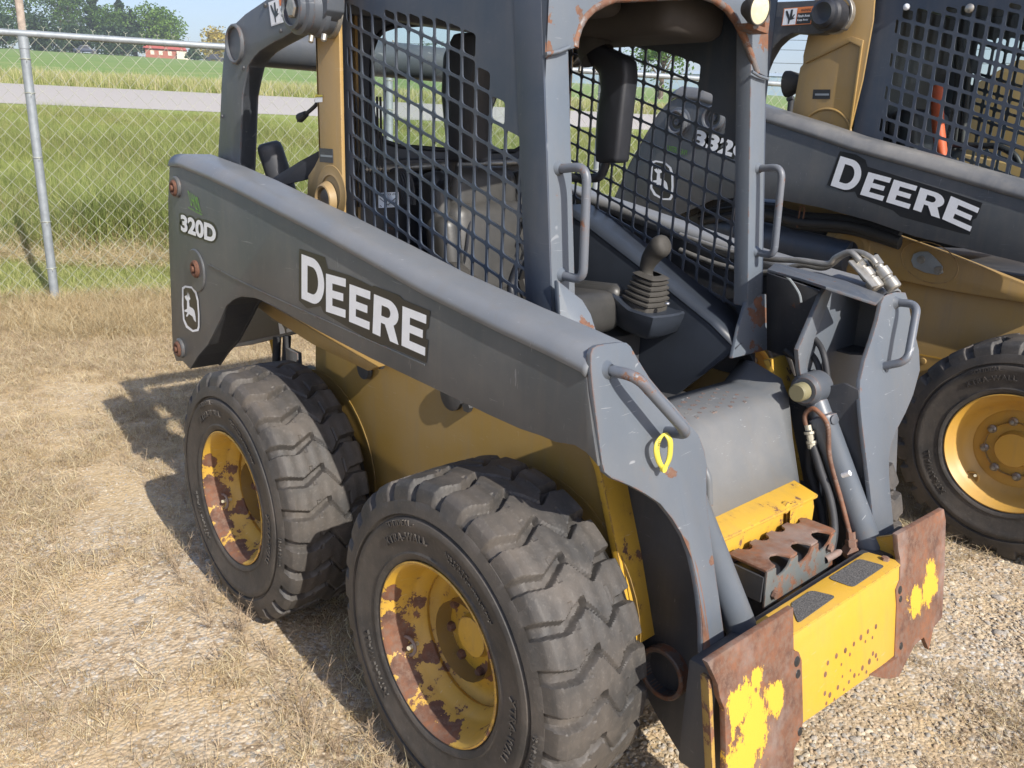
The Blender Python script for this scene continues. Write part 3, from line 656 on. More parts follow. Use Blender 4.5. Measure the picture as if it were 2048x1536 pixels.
# deer badge
def badge(fn, parent):
    sh = [(364, 575), (370, 571), (384, 573), (393, 584), (397, 600), (399, 630), (399, 655), (397, 662), (385, 664), (372, 655), (366, 640), (364, 610)]
    inn = [(367, 579), (371, 575), (383, 577), (390, 587), (394, 602), (396, 630), (396, 652), (394, 658), (386, 660), (375, 651), (369, 638), (367, 610)]
    plate('badge_ground', [fn(u, v, 0) for u, v in sh], (0, -.0005, 0), 'decal', parent, 0)
    p, f = polyfill([sh, inn]); raw('badge_outline', [fn(u, v, 1) for u, v in p], f, 'white', parent)
    deer = [(373, 590), (375, 595), (374, 582), (377, 594), (377, 584), (379, 593), (381, 598), (378, 601), (379, 613), (386, 617), (389, 622), (391, 633), (392, 645), (388, 640), (385, 633), (378, 628), (374, 634), (372, 632), (375, 625), (369, 623), (369, 620), (374, 618), (374, 602), (371, 598), (369, 593)]
    p, f = polyfill([deer]); raw('badge_deer', [fn(u, v, 1) for u, v in p], f, 'white', parent)
badge(lambda u, v, k: P(u, v, 'y', AY-.0012-.001*k), near_arm)
def warning(o, r, t, plane, parent, frame='white'):
    A, B, C = (P(*q, *plane) for q in (o, r, t)); out = Vector((0, -1, 0)) if plane[0] == 'y' else Vector((1, 0, 0))
    f = lambda a, b, k=1: A+(B-A)*a+(C-A)*b+out*.0006*k
    raw('warning_decal', [f(0, 0), f(1, 0), f(1, 1), f(0, 1)], [(0, 1, 2, 3)], frame, parent)
    raw('warning_decal', [f(.03, .04, 2), f(.47, .04, 2), f(.47, .96, 2), f(.03, .96, 2)], [(0, 1, 2, 3)], 'white', parent)
    raw('warning_decal', [f(.50, .68, 2), f(.97, .68, 2), f(.97, .96, 2), f(.50, .96, 2)], [(0, 1, 2, 3)], 'orange', parent)
    hand = [(.08, .85), (.14, .86), (.22, .60), (.24, .45), (.26, .90), (.33, .90), (.33, .50), (.38, .62), (.42, .60), (.37, .44), (.44, .40), (.36, .34), (.27, .30), (.26, .08), (.22, .10), (.20, .36), (.12, .60)]
    p, fc = polyfill([hand]); raw('warning_pictogram', [f(a, b, 3) for a, b in p], fc, 'decal', parent)
    if frame != 'white': raw('warning_decal', [f(.50, .05, 2), f(.97, .05, 2), f(.97, .66, 2), f(.50, .66, 2)], [(0, 1, 2, 3)], 'decal', parent)
    for s_, x0, y0, w_, h_, m_ in (('WARNING', .60, .73, .34, .16, 'decal'), ('Pinch Area', .53, .42, .40, .15, 'white' if frame != 'white' else 'decal'), ('Keep Away', .53, .18, .36, .15, 'white' if frame != 'white' else 'decal')):
        vs, fs = text2d(s_, .02); w = vs[:, 0].max(); raw('warning_text', [f(x0+a/w*w_, y0+b*h_, 4) for a, b in vs], fs, m_, parent)
warning((543, 53), (586, 38), (537, 5), ('y', -.5385), L1)
warning((561, 675), (616, 662), (555, 632), ('y', -.3020), L1)
curved_text('CAUTION', (632, 194), (645, 195), (632, 191), 'decal', L1, 0, ('y', -.4772), 'small_decal')
raw('small_decal', PL('y', -.4765, (630, 205), (645, 204), (645, 190), (630, 189)), [(0, 1, 2, 3)], 'white', L1)
raw('small_decal', PL('y', -.477, (630, 195), (645, 194), (645, 190), (630, 189)), [(0, 1, 2, 3)], 'tag', L1)
plate('serial_plate', PL('y', -.4755, (639, 296), (666, 298), (667, 326), (640, 324)), (0, -.0015, 0), 'grey_dark', L1, 0)
raw('serial_plate', PL('y', -.4775, (641, 309), (665, 311), (665, 315), (641, 313)), [(0, 1, 2, 3)], 'galv', L1)

# --- cab: perforated side screens
def screen(s, y0, th, X0, ncol, px, zc, pz, slope, topf, botf, xl, xr, mat, parent, name='side_screen', zmax=2.02, web=.0074, right=None, slots=True):
    xsb = [xl, X0-.035]+[X0+px*i for i in range(ncol+1)]+[xr]
    bm = bmesh.new(); R = .0075
    def quad3(p): return [bm.verts.new((a, s*y0, b)) for a, b in p], [bm.verts.new((a, s*(y0-th), b)) for a, b in p]
    zb = lambda x: botf(x)
    for ci in range(len(xsb)-1):
        xa, xb = xsb[ci], xsb[ci+1]
        for k in range(-8, 22):
            c = []
            for x, kk in ((xa, k+1), (xb, k+1), (xb, k), (xa, k)):
                c.append([x, zc+slope*(x-X0)-pz*kk])
            lo = max(botf(xa), botf(xb))-.03
            for q in c: q[1] = min(max(q[1], botf(q[0])-.035), zmax)
            if c[3][1]-c[0][1] < 1e-4 and c[2][1]-c[1][1] < 1e-4: continue
            c = [tuple(q) for q in c]
            hole = None
            if 2 <= ci < len(xsb)-2 or (ci == 1 and slots and k % 2 == 0):
                l, r = xa+web*.5, xb-web*.5
                tl = lambda x, kk: zc+slope*(x-X0)-pz*kk
                t1, t2 = tl(l, k)-web*.5, tl(r, k)-web*.5; b1, b2 = tl(l, k+1)+web*.5, tl(r, k+1)+web*.5
                tp = topf(.5*(xa+xb)); bt = botf(.5*(xa+xb))
                if ci == 1: l, r = xa+.018, xb-.004
                if .5*(t1+t2) > tp: d = .5*(t1+t2)-tp; t1 -= d; t2 -= d
                if .5*(b1+b2) < bt: d = bt-.5*(b1+b2); b1 += d; b2 += d
                if t1-b1 > .014 and t2-b2 > .014 and max(t1, t2) < zmax-.01: hole = (l, r, b1, b2, t1, t2)
            f, g = quad3(c)
            if not hole:
                try: bm.faces.new(f); bm.faces.new(g[::-1])
                except ValueError: pass
                continue
            l, r, b1, b2, t1, t2 = hole; rr = min(R, (t1-b1)*.45, (r-l)*.45); H = []
            cor = [Vector((l, b1)), Vector((r, b2)), Vector((r, t2)), Vector((l, t1))]
            for i in range(4):
                p, pr, nx = cor[i], cor[i-1], cor[(i+1) % 4]; u, v = (pr-p).normalized()*rr, (nx-p).normalized()*rr
                H.append([p+u, p+(u+v)*.30, p+v])
            hf = [[bm.verts.new((q.x, s*y0, q.y)) for q in h] for h in H]; hg = [[bm.verts.new((q.x, s*(y0-th), q.y)) for q in h] for h in H]
            for (F_, H_) in ((f, hf), (g, hg)):
                for i in range(4):
                    j = (i+1) % 4; bm.faces.new((F_[i], F_[j], H_[j][0], H_[i][2])); bm.faces.new((F_[i], H_[i][2], H_[i][1])); bm.faces.new((F_[i], H_[i][1], H_[i][0]))
            a = [v for h in hf for v in h]; b = [v for h in hg for v in h]
            for i in range(12): bm.faces.new((a[i], a[(i+1) % 12], b[(i+1) % 12], b[i]))
    bmesh.ops.remove_doubles(bm, verts=bm.verts, dist=1e-5)
    return bmobj(name, bm, mat, parent, 20)
def top1(x): return 1.918-.16*(x+.85) if x < -.31 else 1.918-.16*.54-.05-1.12*(x+.31)
for s in (-1, 1):
    screen(s, .449, .0045, -.852, 14, .0558, 1.925, .0590, -.305, top1, lambda x: 1.055-.33*(x+.06), -.912, -.06, 'screen', L1)
# louvre strips at the rear lower corner of the screens
    # pillars
    XPf = lambda z: -.066+(1.76-z)*.118
    zz = [2.0, 1.76, 1.5, 1.25, 1.12]
    prof = [Vector((XPf(z), s*.450, z)) for z in zz]; back = [Vector((XPf(z)-.088, s*.450, z)) for z in zz[::-1]]
    plate('pillar_side', prof+back, (0, -s*.006, 0), 'screen', L1, .002)
    inn = .368
    q = [Vector((XPf(z), s*.447, z)) for z in zz]+[Vector((XPf(z), s*inn, z)) for z in zz[::-1]]
    plate('front_pillar', q, (-.05, 0, 0), 'pillar', L1, .005)
    # flared gusset at the foot
    if s < 0: g = [P(1165, 600, 'x', .03), P(1182, 628, 'x', .05), P(1200, 684, 'x', .09), P(1160, 700, 'x', .08), P(1120, 660, 'x', .03), P(1115, 560, 'x', .02)]
    else: g = [P(1497, 590, 'x', .0), P(1533, 588, 'x', .01), P(1535, 700, 'x', .05), P(1464, 717, 'x', .03), P(1478, 655, 'x', .02)]
    plate('pillar_foot', g, (-.012, 0, -.002), 'pillar', L1, .003)
    # pillar grab handles
    a, b = (Vector((XPf(1.517), s*.412, 1.517)), Vector((XPf(1.278), s*.412, 1.278)))
    tube('grab_handle', fillet([a, a+Vector((.082, -s*.006, .010)), b+Vector((.062, -s*.006, -.003)), b], .035, 6), .0105, 'handle', L1, 14)
    for e in (a, b): lathe('weld_bead', [(-.002, .018), (.005, .014), (.010, .011)], e, (1, 0, 0), 'pillar', L1, 16)
# front header with the arched opening
XH = lambda z: -.066+(1.76-z)*.118
arch = [P(u, v, 'x', -.085) for u, v in ((1138, 96), (1141, 78), (1150, 55), (1163, 35), (1182, 18), (1205, 6), (1228, -3))]
archf = [P(u, v, 'x', -.085) for u, v in ((1405, -10), (1432, 0), (1455, 18), (1472, 45), (1485, 78), (1495, 112), (1503, 146))]
A1 = [Vector((XH(p.z), p.y, p.z)) for p in arch]; A2 = [Vector((XH(p.z), p.y, p.z)) for p in archf]
outl = [Vector((XH(1.75), -.449, 1.75)), Vector((XH(2.04), -.449, 2.04)), Vector((XH(2.04), .449, 2.04)), Vector((XH(1.77), .449, 1.77))]
plate('roof_header', outl[:1]+[outl[1], outl[2], outl[3]]+A2[::-1]+A1[::-1], (.006, 0, 0), 'pillar', L1, .004)
tube('arch_rim', A1+A2, .010, paint('rusty_arch_rim', (.13, .12, .12), wear=1., chips=.46), L1, 8)
tube('weld_bead', [P(1092, 108, 'x', -.055), P(1118, 103, 'x', -.055), P(1139, 94, 'x', -.055)], .0045, 'pillar', L1, 8)
tube('weld_bead', [P(1504, 143, 'x', -.055), P(1518, 152, 'x', -.055), P(1536, 158, 'x', -.055)], .0045, 'pillar', L1, 8)
# roof, headliner
box('roof_panel', (-.96, -.46, 1.985), (-.10, .46, 2.03), 'grey', L1, .01)
box('headliner', (-.80, -.30, 1.90), (-.28, .06, 1.985), 'brown', L1, .04, seg=4)
box('headliner', (-.62, .08, 1.86), (-.16, .37, 1.985), 'brown', L1, .05, seg=4)
box('roof_beam', (-.955, -.44, 1.90), (-.90, .44, 1.985), 'screen', L1, .006)
# rear frame and window
XW = -.955
win = [P(u, v, 'x', XW) for u, v in ((742, 100), (750, 75), (765, 58), (785, 50), (850, 45), (945, 42), (975, 46), (995, 60), (1008, 95), (1018, 160), (1025, 220), (1026, 270), (1018, 290), (1000, 302), (900, 302), (790, 292), (765, 283), (750, 262), (743, 220), (741, 160))]
win = [Vector((XW, (p.y-win[0].y)*1.12-.31, p.z)) for p in win]
win = [Vector((XW, max(-.335, min(.335, p.y)), p.z)) for p in win]
holed('rear_panel', [(XW, -.444, 1.20), (XW, .444, 1.20), (XW, .444, 1.985), (XW, -.444, 1.985)], [win], (-.008, 0, 0), 'screen', L1)
raw('rear_window', [p+Vector((-.012, 0, 0)) for p in win], [tuple(range(len(win)))], 'glass', L1)
tube('window_seal', win+[win[0]], .008, 'black', L1, 8)
box('rear_shelf', (-.95, -.42, 1.46), (-.90, .42, 1.50), 'grey_dark', L1, .01)
tube('rear_bar', [(-.88, -.40, 1.47), (-.88, .40, 1.50)], .012, 'zinc', L1, 10)
box('rear_wall_lower', (-.97, -.44, .95), (-.93, .44, 1.46), 'grey_dark', L1, .004)
# louvres and coil hoses behind screen
bm = bmesh.new()
for i in range(9): add_tube(bm, [(-.875+.0*i, -.43+.012*i, 1.68), (-.87, -.43+.012*i, 1.36)], .004, 6)
bmobj('wiring_loom', bm, 'hose', L1)
bm = bmesh.new()
for k in range(5):
    o_ = .014*k; add_tube(bm, spline([(-.80+o_*.9, -.35, 1.47), (-.77+o_, -.35, 1.475), (-.745+o_, -.35, 1.44), (-.735+o_, -.35, 1.38)], 5), .0045, 6)
bmobj('hose_bundle', bm, 'hose', L1)
st = PL('y', -.435, (756, 386), (796, 384), (797, 414), (757, 416)); plate('boom_lock_plate', st, (0, .002, 0), 'white', L1, 0)
curved_text('BOOM LOCK LEVER', (757, 391), (796, 390), (757, 387), 'decal', L1, .01, ('y', -.4356), 'boom_lock_text')
bm = bmesh.new()
for a, b in (((760, 397), (776, 410)), ((776, 410), (791, 396)), ((790, 404), (792, 410)), ((760, 411), (763, 413))): add_tube(bm, [P(*a, 'y', -.4362), P(*b, 'y', -.4362)], .0012, 4)
bmobj('boom_lock_text', bm, 'decal', L1)
# --- seat
seat = bpy.data.objects.new('seat', None); COL.objects.link(seat); par(seat, L1)
def cushion(name, c, size, r, rot=0, mat='vinyl', parent=seat):
    bm = bmesh.new(); add_box(bm, Vector(size)*-.5, Vector(size)*.5)
    bmesh.ops.bevel(bm, geom=list(bm.edges), offset=r, segments=5, profile=.5, affect='EDGES', clamp_overlap=True)
    mt = Matrix.Translation(Vector(c)) @ Matrix.Rotation(rot, 4, 'Y')
    bmesh.ops.transform(bm, matrix=mt, verts=bm.verts); o = bmobj(name, bm, mat, None, 60); o.parent = parent; return o
cushion('seat_cushion', (-.52, -.02, 1.055), (.42, .44, .13), .05, R_(-4))
cushion('side_bolster', (-.52, -.225, 1.08), (.40, .07, .12), .033, R_(-4)); cushion('side_bolster', (-.52, .185, 1.08), (.40, .07, .12), .033, R_(-4))
cushion('backrest', (-.745, -.02, 1.22), (.13, .34, .32), .055, R_(-9)); cushion('back_bolster', (-.715, -.205, 1.20), (.12, .08, .28), .038, R_(-9)); cushion('back_bolster', (-.715, .165, 1.20), (.12, .08, .28), .038, R_(-9))
cushion('head_pad', (-.79, -.02, 1.405), (.11, .30, .16), .05, R_(-9)); cushion('head_wing', (-.785, -.19, 1.37), (.10, .07, .20), .034, R_(-9)); cushion('head_wing', (-.785, .15, 1.37), (.10, .07, .20), .034, R_(-9))
bm = bmesh.new(); add_tube(bm, spline([(-.70, -.16, 1.10), (-.68, -.15, 1.25), (-.705, -.11, 1.335), (-.71, -.02, 1.345), (-.705, .07, 1.335), (-.68, .11, 1.25), (-.70, .12, 1.10)], 8), .005, 6)
bmobj('piping', bm, 'black', None).parent = seat
box('seat_base', (-.75, -.30, .60), (-.32, .30, .99), 'grey_dark', L1, .02)
cushion('knee_bolster', tuple(P(1192, 648, 'y', -.30)+Vector((-.05, 0, 0))), (.17, .13, .12), .05, R_(25), 'boot', L1)
bm = bmesh.new(); a, b = P(1050, 560, 'y', -.3), P(1075, 480, 'y', -.3); add_tube(bm, [a, b, b+Vector((.06, 0, .02))], .02, 10); add_tube(bm, [a, a+Vector((.05, 0, -.10))], .024, 10)
bmobj('control_lever', bm, 'boot', L1)
# restraint bar, raised, with two long pads
def prism2(name, outline, y, w, mat, parent, bv=.02):
    pts = [P(u, v, 'y', y) for u, v in outline]; return plate(name, pts, (0, w, 0), mat, parent, bv, 60)
rb = tube('restraint_bar', fillet([P(940, 70, 'y', -.20), P(905, 330, 'y', -.20), P(895, 372, 'y', -.20), P(830, 366, 'y', -.20), P(760, 372, 'y', -.20)], .05, 6), .015, 'black', L1, 12)
prism2('restraint_pad', [(905, 66), (950, 62), (955, 110), (945, 165), (936, 325), (893, 325), (880, 190), (884, 110)], -.24, .08, 'black', rb, .012)
tube('restraint_bar', fillet([P(1160, 70, 'y', .18), P(1230, 118, 'y', .18), P(1212, 330, 'y', .18), P(1200, 356, 'y', .18), P(1150, 356, 'y', .18), P(1040, 345, 'y', .1)], .05, 6), .014, 'black', L1, 12)
prism2('restraint_pad', [(1150, 56), (1172, 62), (1200, 92), (1232, 108), (1248, 118), (1250, 150), (1240, 240), (1232, 326), (1188, 326), (1190, 240), (1198, 180), (1196, 150), (1172, 120), (1150, 95)], .155, .065, 'black', rb, .014)
lathe('beacon_cone', [(0, .052), (.03, .05), (.11, .022), (.115, 0)], P(1195, 112, 'y', .14), (-.55, -.05, .75), 'boot', L1, 28)
# --- cab sills and consoles
sill = lambda u, v, y: P(u, v, 'y', y)
plate('side_console', [P(1120, 420, 'y', .30), P(1170, 452, 'y', .30), P(1290, 545, 'y', .30), P(1420, 650, 'y', .30), P(1470, 700, 'y', .30), P(1300, 830, 'y', .30), P(1180, 800, 'y', .30), P(1100, 640, 'y', .30)], (0, .012, 0), 'console', L1, .004)
sl_in = [P(1120, 420, 'y', .30), P(1170, 452, 'y', .30), P(1290, 545, 'y', .30), P(1420, 650, 'y', .30), P(1470, 700, 'y', .30)]
vs = []; fs = []
for p in sl_in: vs += [p, Vector((p.x, .325, p.z+.012)), Vector((p.x+.0, .445, p.z+.012))]
for i in range(len(sl_in)-1):
    for j in (0, 1): fs.append((3*i+j, 3*i+j+1, 3*i+4+j, 3*i+3+j))
o = raw('console_top', vs, fs, 'console', L1, 60); o.modifiers.new('t', 'SOLIDIFY').thickness = .006
def ctop(a, w): # point on the console top, a along 0..1, w across
    L = sl_in; t = a*(len(L)-1); i = min(int(t), len(L)-2); p = L[i].lerp(L[i+1], t-i); return Vector((p.x, .33+w*.10, p.z+.0165))
def ctq(nm, a0, a1, w0, w1, mat, lift=0):
    raw(nm, [ctop(a0, w0)+Vector((0, 0, lift)), ctop(a1, w0)+Vector((0, 0, lift)), ctop(a1, w1)+Vector((0, 0, lift)), ctop(a0, w1)+Vector((0, 0, lift))], [(0, 1, 2, 3)], mat, L1)
ctq('console_decal', .25, .42, .05, .45, 'tag'); ctq('console_decal', .27, .40, .12, .38, 'decal', .001)
ctq('console_decal', .60, .64, 0, .6, 'white'); ctq('console_decal', .82, .97, .1, .7, 'orange'); ctq('console_decal', .83, .96, .15, .65, 'white', .001)
for i in range(7): ctq('console_text', .44+.018*i, .447+.018*i, .05, .5 if i % 3 else .35, 'white', .0005)
# joystick
js = P(1290, 610, 'y', .22)
bm = bmesh.new(); add_lathe(bm, [(-.085, .0), (-.082, .05), (-.060, .085), (-.012, .098), (.004, .100), (.009, .094), (.006, .080), (.004, .05), (.004, 0)], (0, 0, 0), (0, 0, 1), 56)
for v in bm.verts:
    a = math.atan2(v.co.y, v.co.x); k = 1/max(abs(math.cos(a)), abs(math.sin(a))); v.co.x *= 1+(k-1)*.6; v.co.y *= 1+(k-1)*.6
    if v.co.x < 0: v.co.z += (-v.co.x)*.30 if v.co.z > -.02 else 0
bmesh.ops.transform(bm, matrix=Matrix.Translation(js+Vector((.0, .02, -.012))) @ Matrix.Rotation(R_(6), 4, 'Y'), verts=bm.verts); bmobj('joystick_bowl', bm, 'console', L1, 50)
bm = bmesh.new(); prof = []
hh = 0
for k in range(5):
    r0 = .071-.004*k; prof += [(hh, r0-.007), (hh+.005, r0), (hh+.011, r0-.001), (hh+.015, r0-.009)]; hh += .0165
prof = [(-.03, .066), (-.002, .066)]+prof+[(hh+.004, .056), (hh+.010, .044), (hh+.012, .030)]
add_lathe(bm, prof, (0, 0, 0), (0, 0, 1), 48)
for v in bm.verts:    # squared bellows
    a = math.atan2(v.co.y, v.co.x); k = 1/max(abs(math.cos(a)), abs(math.sin(a))); v.co.x *= 1+(k-1)*.55; v.co.y *= 1+(k-1)*.55
mt = Matrix.Translation(js+Vector((0, 0, .010))) @ Matrix.Rotation(R_(10), 4, 'Y') @ Matrix.Diagonal((.86, .86, .98, 1))
bmesh.ops.transform(bm, matrix=mt, verts=bm.verts); bmobj('joystick_boot', bm, 'boot', L1, 50)
jp = [P(1293, 565, 'y', .22), P(1292, 545, 'y', .22), P(1297, 525, 'y', .22), P(1307, 508, 'y', .22), P(1320, 494, 'y', .22), P(1333, 488, 'y', .22)]
tube('joystick_grip', spline(jp, 4), [.032, .030, .025, .022, .021, .021, .022, .0235, .025, .0265, .028, .029, .030, .031, .0325, .034, .0345, .034, .032, .028, .018][:21], 'boot', L1, 20)
bm = bmesh.new()
for (u, v) in ((1318, 481), (1311, 487)): add_lathe(bm, [(0, .007), (.012, .006), (.014, 0)], P(u, v, 'y', .21), (-.4, -.5, .8), 10)
bmobj('joystick_button', bm, 'black', L1)
lathe('console_screw', [(0, .009), (.004, .008), (.005, 0)], P(1328, 616, 'y', .20)+Vector((.01, 0, .015)), (0, 0, 1), 'chrome', L1, 12)
for s in (-1, 1): plate('footwell_wall', [(-.55, s*.405, .74), (.05, s*.405, .80), (.03, s*.405, 1.0), (-.55, s*.405, 1.12)], (0, -s*.01, 0), 'grey_dark', L1, 0)
# near side console (right hand)
box('side_console', (-.62, -.43, .98), (-.05, -.30, 1.06), 'console', L1, .015)
# --- footwell and front step
cab_floor = [(-.30, -.38, .80), (.10, -.30, .84), (.10, .30, .84), (-.30, .38, .80)]
plate('footwell_floor', cab_floor, (0, 0, -.01), 'grey_dark', L1, 0)
def strip(nm, rows, mat, parent, th=.006, sm=40):
    vs = [v for r in rows for v in r]; n = len(rows[0]); fs = [(i*n+j, i*n+j+1, (i+1)*n+j+1, (i+1)*n+j) for i in range(len(rows)-1) for j in range(n-1)]
    o = raw(nm, vs, fs, mat, parent, sm); md = o.modifiers.new('t', 'SOLIDIFY'); md.thickness = th; return o
rows = []
for (x, hw, z, sx_, sz_) in ((.005, .30, .895, .38, .955), (.06, .285, .905, .36, .96), (.17, .27, .905, .33, .94), (.205, .265, .885, .315, .90), (.25, .25, .79, .28, .80), (.318, .225, .675, .235, .675)):
    rows.append([Vector((x, -sx_, sz_)), Vector((x, -hw, z)), Vector((x, -hw*.5, z)), Vector((x, 0, z)), Vector((x, hw*.5, z)), Vector((x, hw, z)), Vector((x, sx_, sz_))])
strip('step_panel', rows, 'grey_old', L1)
for s in (-1, 1):
    a = [Vector((.06, s*.36, .96)), Vector((-.02, s*.40, 1.02)), Vector((-.05, s*.42, .96)), Vector((.02, s*.43, .86)), Vector((.22, s*.42, .62)), Vector((.318, s*.235, .675)), Vector((.25, s*.28, .80)), Vector((.205, s*.315, .90)), Vector((.17, s*.33, .94))]
    plate('cheek_panel', a, (0, s*.004, 0), 'grey_dark', L1, 0)
bm = bmesh.new()
for i in range(4):
    for j in range(6):
        for yy_ in (-.20+.035*j,):
            add_lathe(bm, [(-.001, .007), (.003, .006), (.0032, .004), (.001, .003)], (.06+.032*i+(.016 if j % 2 else 0), yy_+.02, .9085), (0, 0, 1), 8)
            add_lathe(bm, [(-.001, .007), (.003, .006), (.0032, .004), (.001, .003)], (.06+.032*i+(.016 if j % 2 else 0), -yy_-.02, .9085), (0, 0, 1), 8)
bmobj('tread_dimples', bm, 'grey_old', L1, 30)
bm = bmesh.new()
for (u, v) in ((1429, 938), (1481, 919), (1519, 988), (1566, 961)):
    c = PS(u, v, lambda z: .25+(.79-z)*.59); add_lathe(bm, [(0, .011), (.002, .010), (.001, .006), (.003, .005), (.003, 0)], c, (.86, 0, .5), 16)
bmobj('panel_screw', bm, 'rust', L1)
tube('panel_handle', fillet([P(1392, 915, 'y', -.27), P(1416, 950, 'y', -.27), P(1418, 1010, 'y', -.27)], .02), .010, 'grey_old', L1, 10)
# yellow front crossmember with its lug
z0 = .70
cm = [Vector((.31, y, z)) for y, z in ((-.30, z0), (.205, z0), (.225, z0-.02), (.225, z0-.15), (-.30, z0-.15))]
plate('front_crossmember', [Vector((.352, -.30, .69)), Vector((.352, .14, .69)), Vector((.352, .14, .50)), Vector((.352, -.30, .50))], (-.012, 0, 0), 'yellow_worn', L1, .002)
plate('crossmember_lip', [Vector((.30, -.30, .705)), Vector((.30, .225, .705)), Vector((.385, .215, .69)), Vector((.372, -.30, .69))], (0, 0, -.010), 'yellow_worn', L1, .003)
lug = [Vector((.395, .155, z)) for z in (.50,)]+[Vector((.395, .155, .65)), Vector((.39, .165, .675)), Vector((.385, .185, .688)), Vector((.375, .205, .688)), Vector((.372, .218, .67)), Vector((.372, .218, .50))]
hc = P(1581, 1018, 'x', .38); 
holed('tie_lug', [(.36, .13, .685), (.36, .19, .69), (.362, .212, .675), (.364, .22, .65), (.364, .22, .50), (.36, .13, .50)], [[(.36, hc.y+.014*math.cos(t), hc.z+.016*math.sin(t)) for t in np.linspace(0, 2*math.pi, 16, endpoint=False)]], (.012, 0, 0), 'yellow_worn', L1)
# rusty scalloped step
sx0, sx1 = .365, .470; hw = .170
def scal(y0, y1, n, x, dep, flip):
    pts = []
    for i in range(n):
        c = y0+(y1-y0)*(i+.5)/n; w_ = abs(y1-y0)/n*.30; sg = 1 if y1 > y0 else -1
        pts += [(x, c-sg*w_*1.2)]+[(x-dep*math.sin(t)*flip, c-sg*w_*math.cos(t)) for t in np.linspace(.15, math.pi-.15, 6)]+[(x, c+sg*w_*.9)]
    return pts
fr, ff = [], []
for c in (-.095, .005, .105):
    fr += [(sx1, c-.034), (sx1-.012, c-.030), (sx1-.030, c-.016), (sx1-.036, c+.004), (sx1-.030, c+.020), (sx1-.012, c+.031), (sx1, c+.034)]
    ff += [(c-.034, .628), (c-.030, .610), (c-.020, .600), (c+.006, .603), (c+.024, .612), (c+.034, .628)]
backp = scal(hw-.005, -hw+.03, 4, sx0, .022, -1)
pl = [(sx1, -hw)]+fr+[(sx1, hw-.008), (sx1-.010, hw)]+[(sx0+.02, hw), (sx0, hw-.015)]+backp+[(sx0, -hw)]
plate('step_tread', [Vector((x, y, .634)) for x, y in pl], (0, 0, -.006), 'rust', L1, .0012)
pts = [Vector((.4735, -hw, .632))]+[Vector((.4735, y, z)) for y, z in ff]+[Vector((.4735, hw-.008, .630)), Vector((.4735, hw-.002, .60)), Vector((.4735, hw-.012, .57)), Vector((.4785, hw-.01, .535)), Vector((.4785, -hw, .535))]
plate('step_face', pts, (-.006, 0, 0), 'stepface', L1, .001)
plate('step_shade_sheet', [(.362, -hw+.01, .60), (.466, -hw+.01, .60), (.466, hw-.01, .60), (.362, hw-.01, .60)], (0, 0, -.004), 'black', L1, 0)  # added dark sheet standing in for the shade below the tread openings
plate('step_back', [(.366, -hw, .50), (.366, hw, .50), (.366, hw, .618), (.366, -hw, .618)], (-.004, 0, 0), 'rust_dark', L1, 0)
bm = bmesh.new()
for s in (-1, 1): add_box(bm, (.36, s*hw-.004, .55), (.468, s*hw+.004, .615))
bmobj('step_bracket', bm, 'grey_dark', L1)
for (y, z) in ((-.135, .562), (.125, .60)): lathe('step_bolt', [(0, .012), (.008, .010), (.009, 0)], (.479, y, z), (1, 0, 0), 'rust', L1, 6)
tube('stop_pin', [(.36, -.21, .56), (.42, -.215, .575)], .018, 'grey_old', L1, 16)
# --- tilt cylinders
for s in (-1, 1):
    a = Vector((.300, s*.335, .905)); b = Vector((.515, s*.307, .535)); d = (b-a).normalized()
    if s > 0: a = Vector((.268, .345, .915))
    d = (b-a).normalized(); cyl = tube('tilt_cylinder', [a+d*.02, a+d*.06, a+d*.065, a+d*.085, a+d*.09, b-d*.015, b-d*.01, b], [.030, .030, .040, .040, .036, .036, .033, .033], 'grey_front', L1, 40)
    lathe('cylinder_eye', [(-.045, 0), (-.045, .036), (-.035, .046), (.035, .046), (.045, .036), (.045, 0)], a+Vector((-.01, 0, .02)), (0, 1, 0), 'grey', cyl, 36)
    lathe('eye_pin', [(0, 0), (0, .026), (.03, .026), (.034, .022), (.034, 0)], a+Vector((-.01, -.05, .02)), (0, -1, 0), simple('olive_cap', (.20, .18, .10), .5), cyl, 28)
    tube('cylinder_rod', [b-d*.02, b+d*.12], .020, 'chrome', cyl, 20)
    lathe('port_plug', [(0, .014), (.012, .013), (.014, 0)], a+d*.06+Vector((.035, -.01, .0)), (.9, -.3, .3), 'grey', cyl, 16)
# rusty hydraulic line on the far cylinder
ln = [P(1612, 850, 'y', .30), P(1610, 832, 'y', .30), P(1618, 820, 'y', .30), P(1632, 820, 'y', .30), P(1655, 850, 'y', .30), P(1658, 905, 'y', .295), P(1668, 950, 'y', .29), P(1682, 1000, 'y', .28), P(1697, 1058, 'y', .27), P(1700, 1070, 'y', .27)]
tube('hydraulic_line', spline(ln, 5), .0068, paint('rusty_line', (.15, .10, .08), wear=1, chips=.42, edge=0), L1, 10)
bm = bmesh.new(); e = ln[-1]; add_lathe(bm, [(0, .012), (.02, .012), (.022, .016), (.045, .016), (.045, 0)], e+Vector((0, 0, .01)), (.3, -.1, -1), 6); add_lathe(bm, [(0, 0), (0, .02), (.03, .02), (.03, 0)], e+Vector((.0, 0, -.045)), (.8, -.5, .1), 6)
bmobj('elbow_fitting', bm, 'rust', L1, 25)
tube('hydraulic_hose', spline([P(1617, 860, 'y', .30), P(1626, 890, 'y', .30), P(1640, 940, 'y', .28), P(1660, 1000, 'y', .26), P(1668, 1060, 'y', .24), P(1660, 1110, 'y', .2)], 6), .0115, 'hose', L1, 12)
tube('hydraulic_hose', spline([P(1620, 880, 'y', .33), P(1618, 940, 'y', .33), P(1640, 1010, 'y', .33), P(1650, 1080, 'y', .30)], 6), .0115, 'hose', L1, 12)
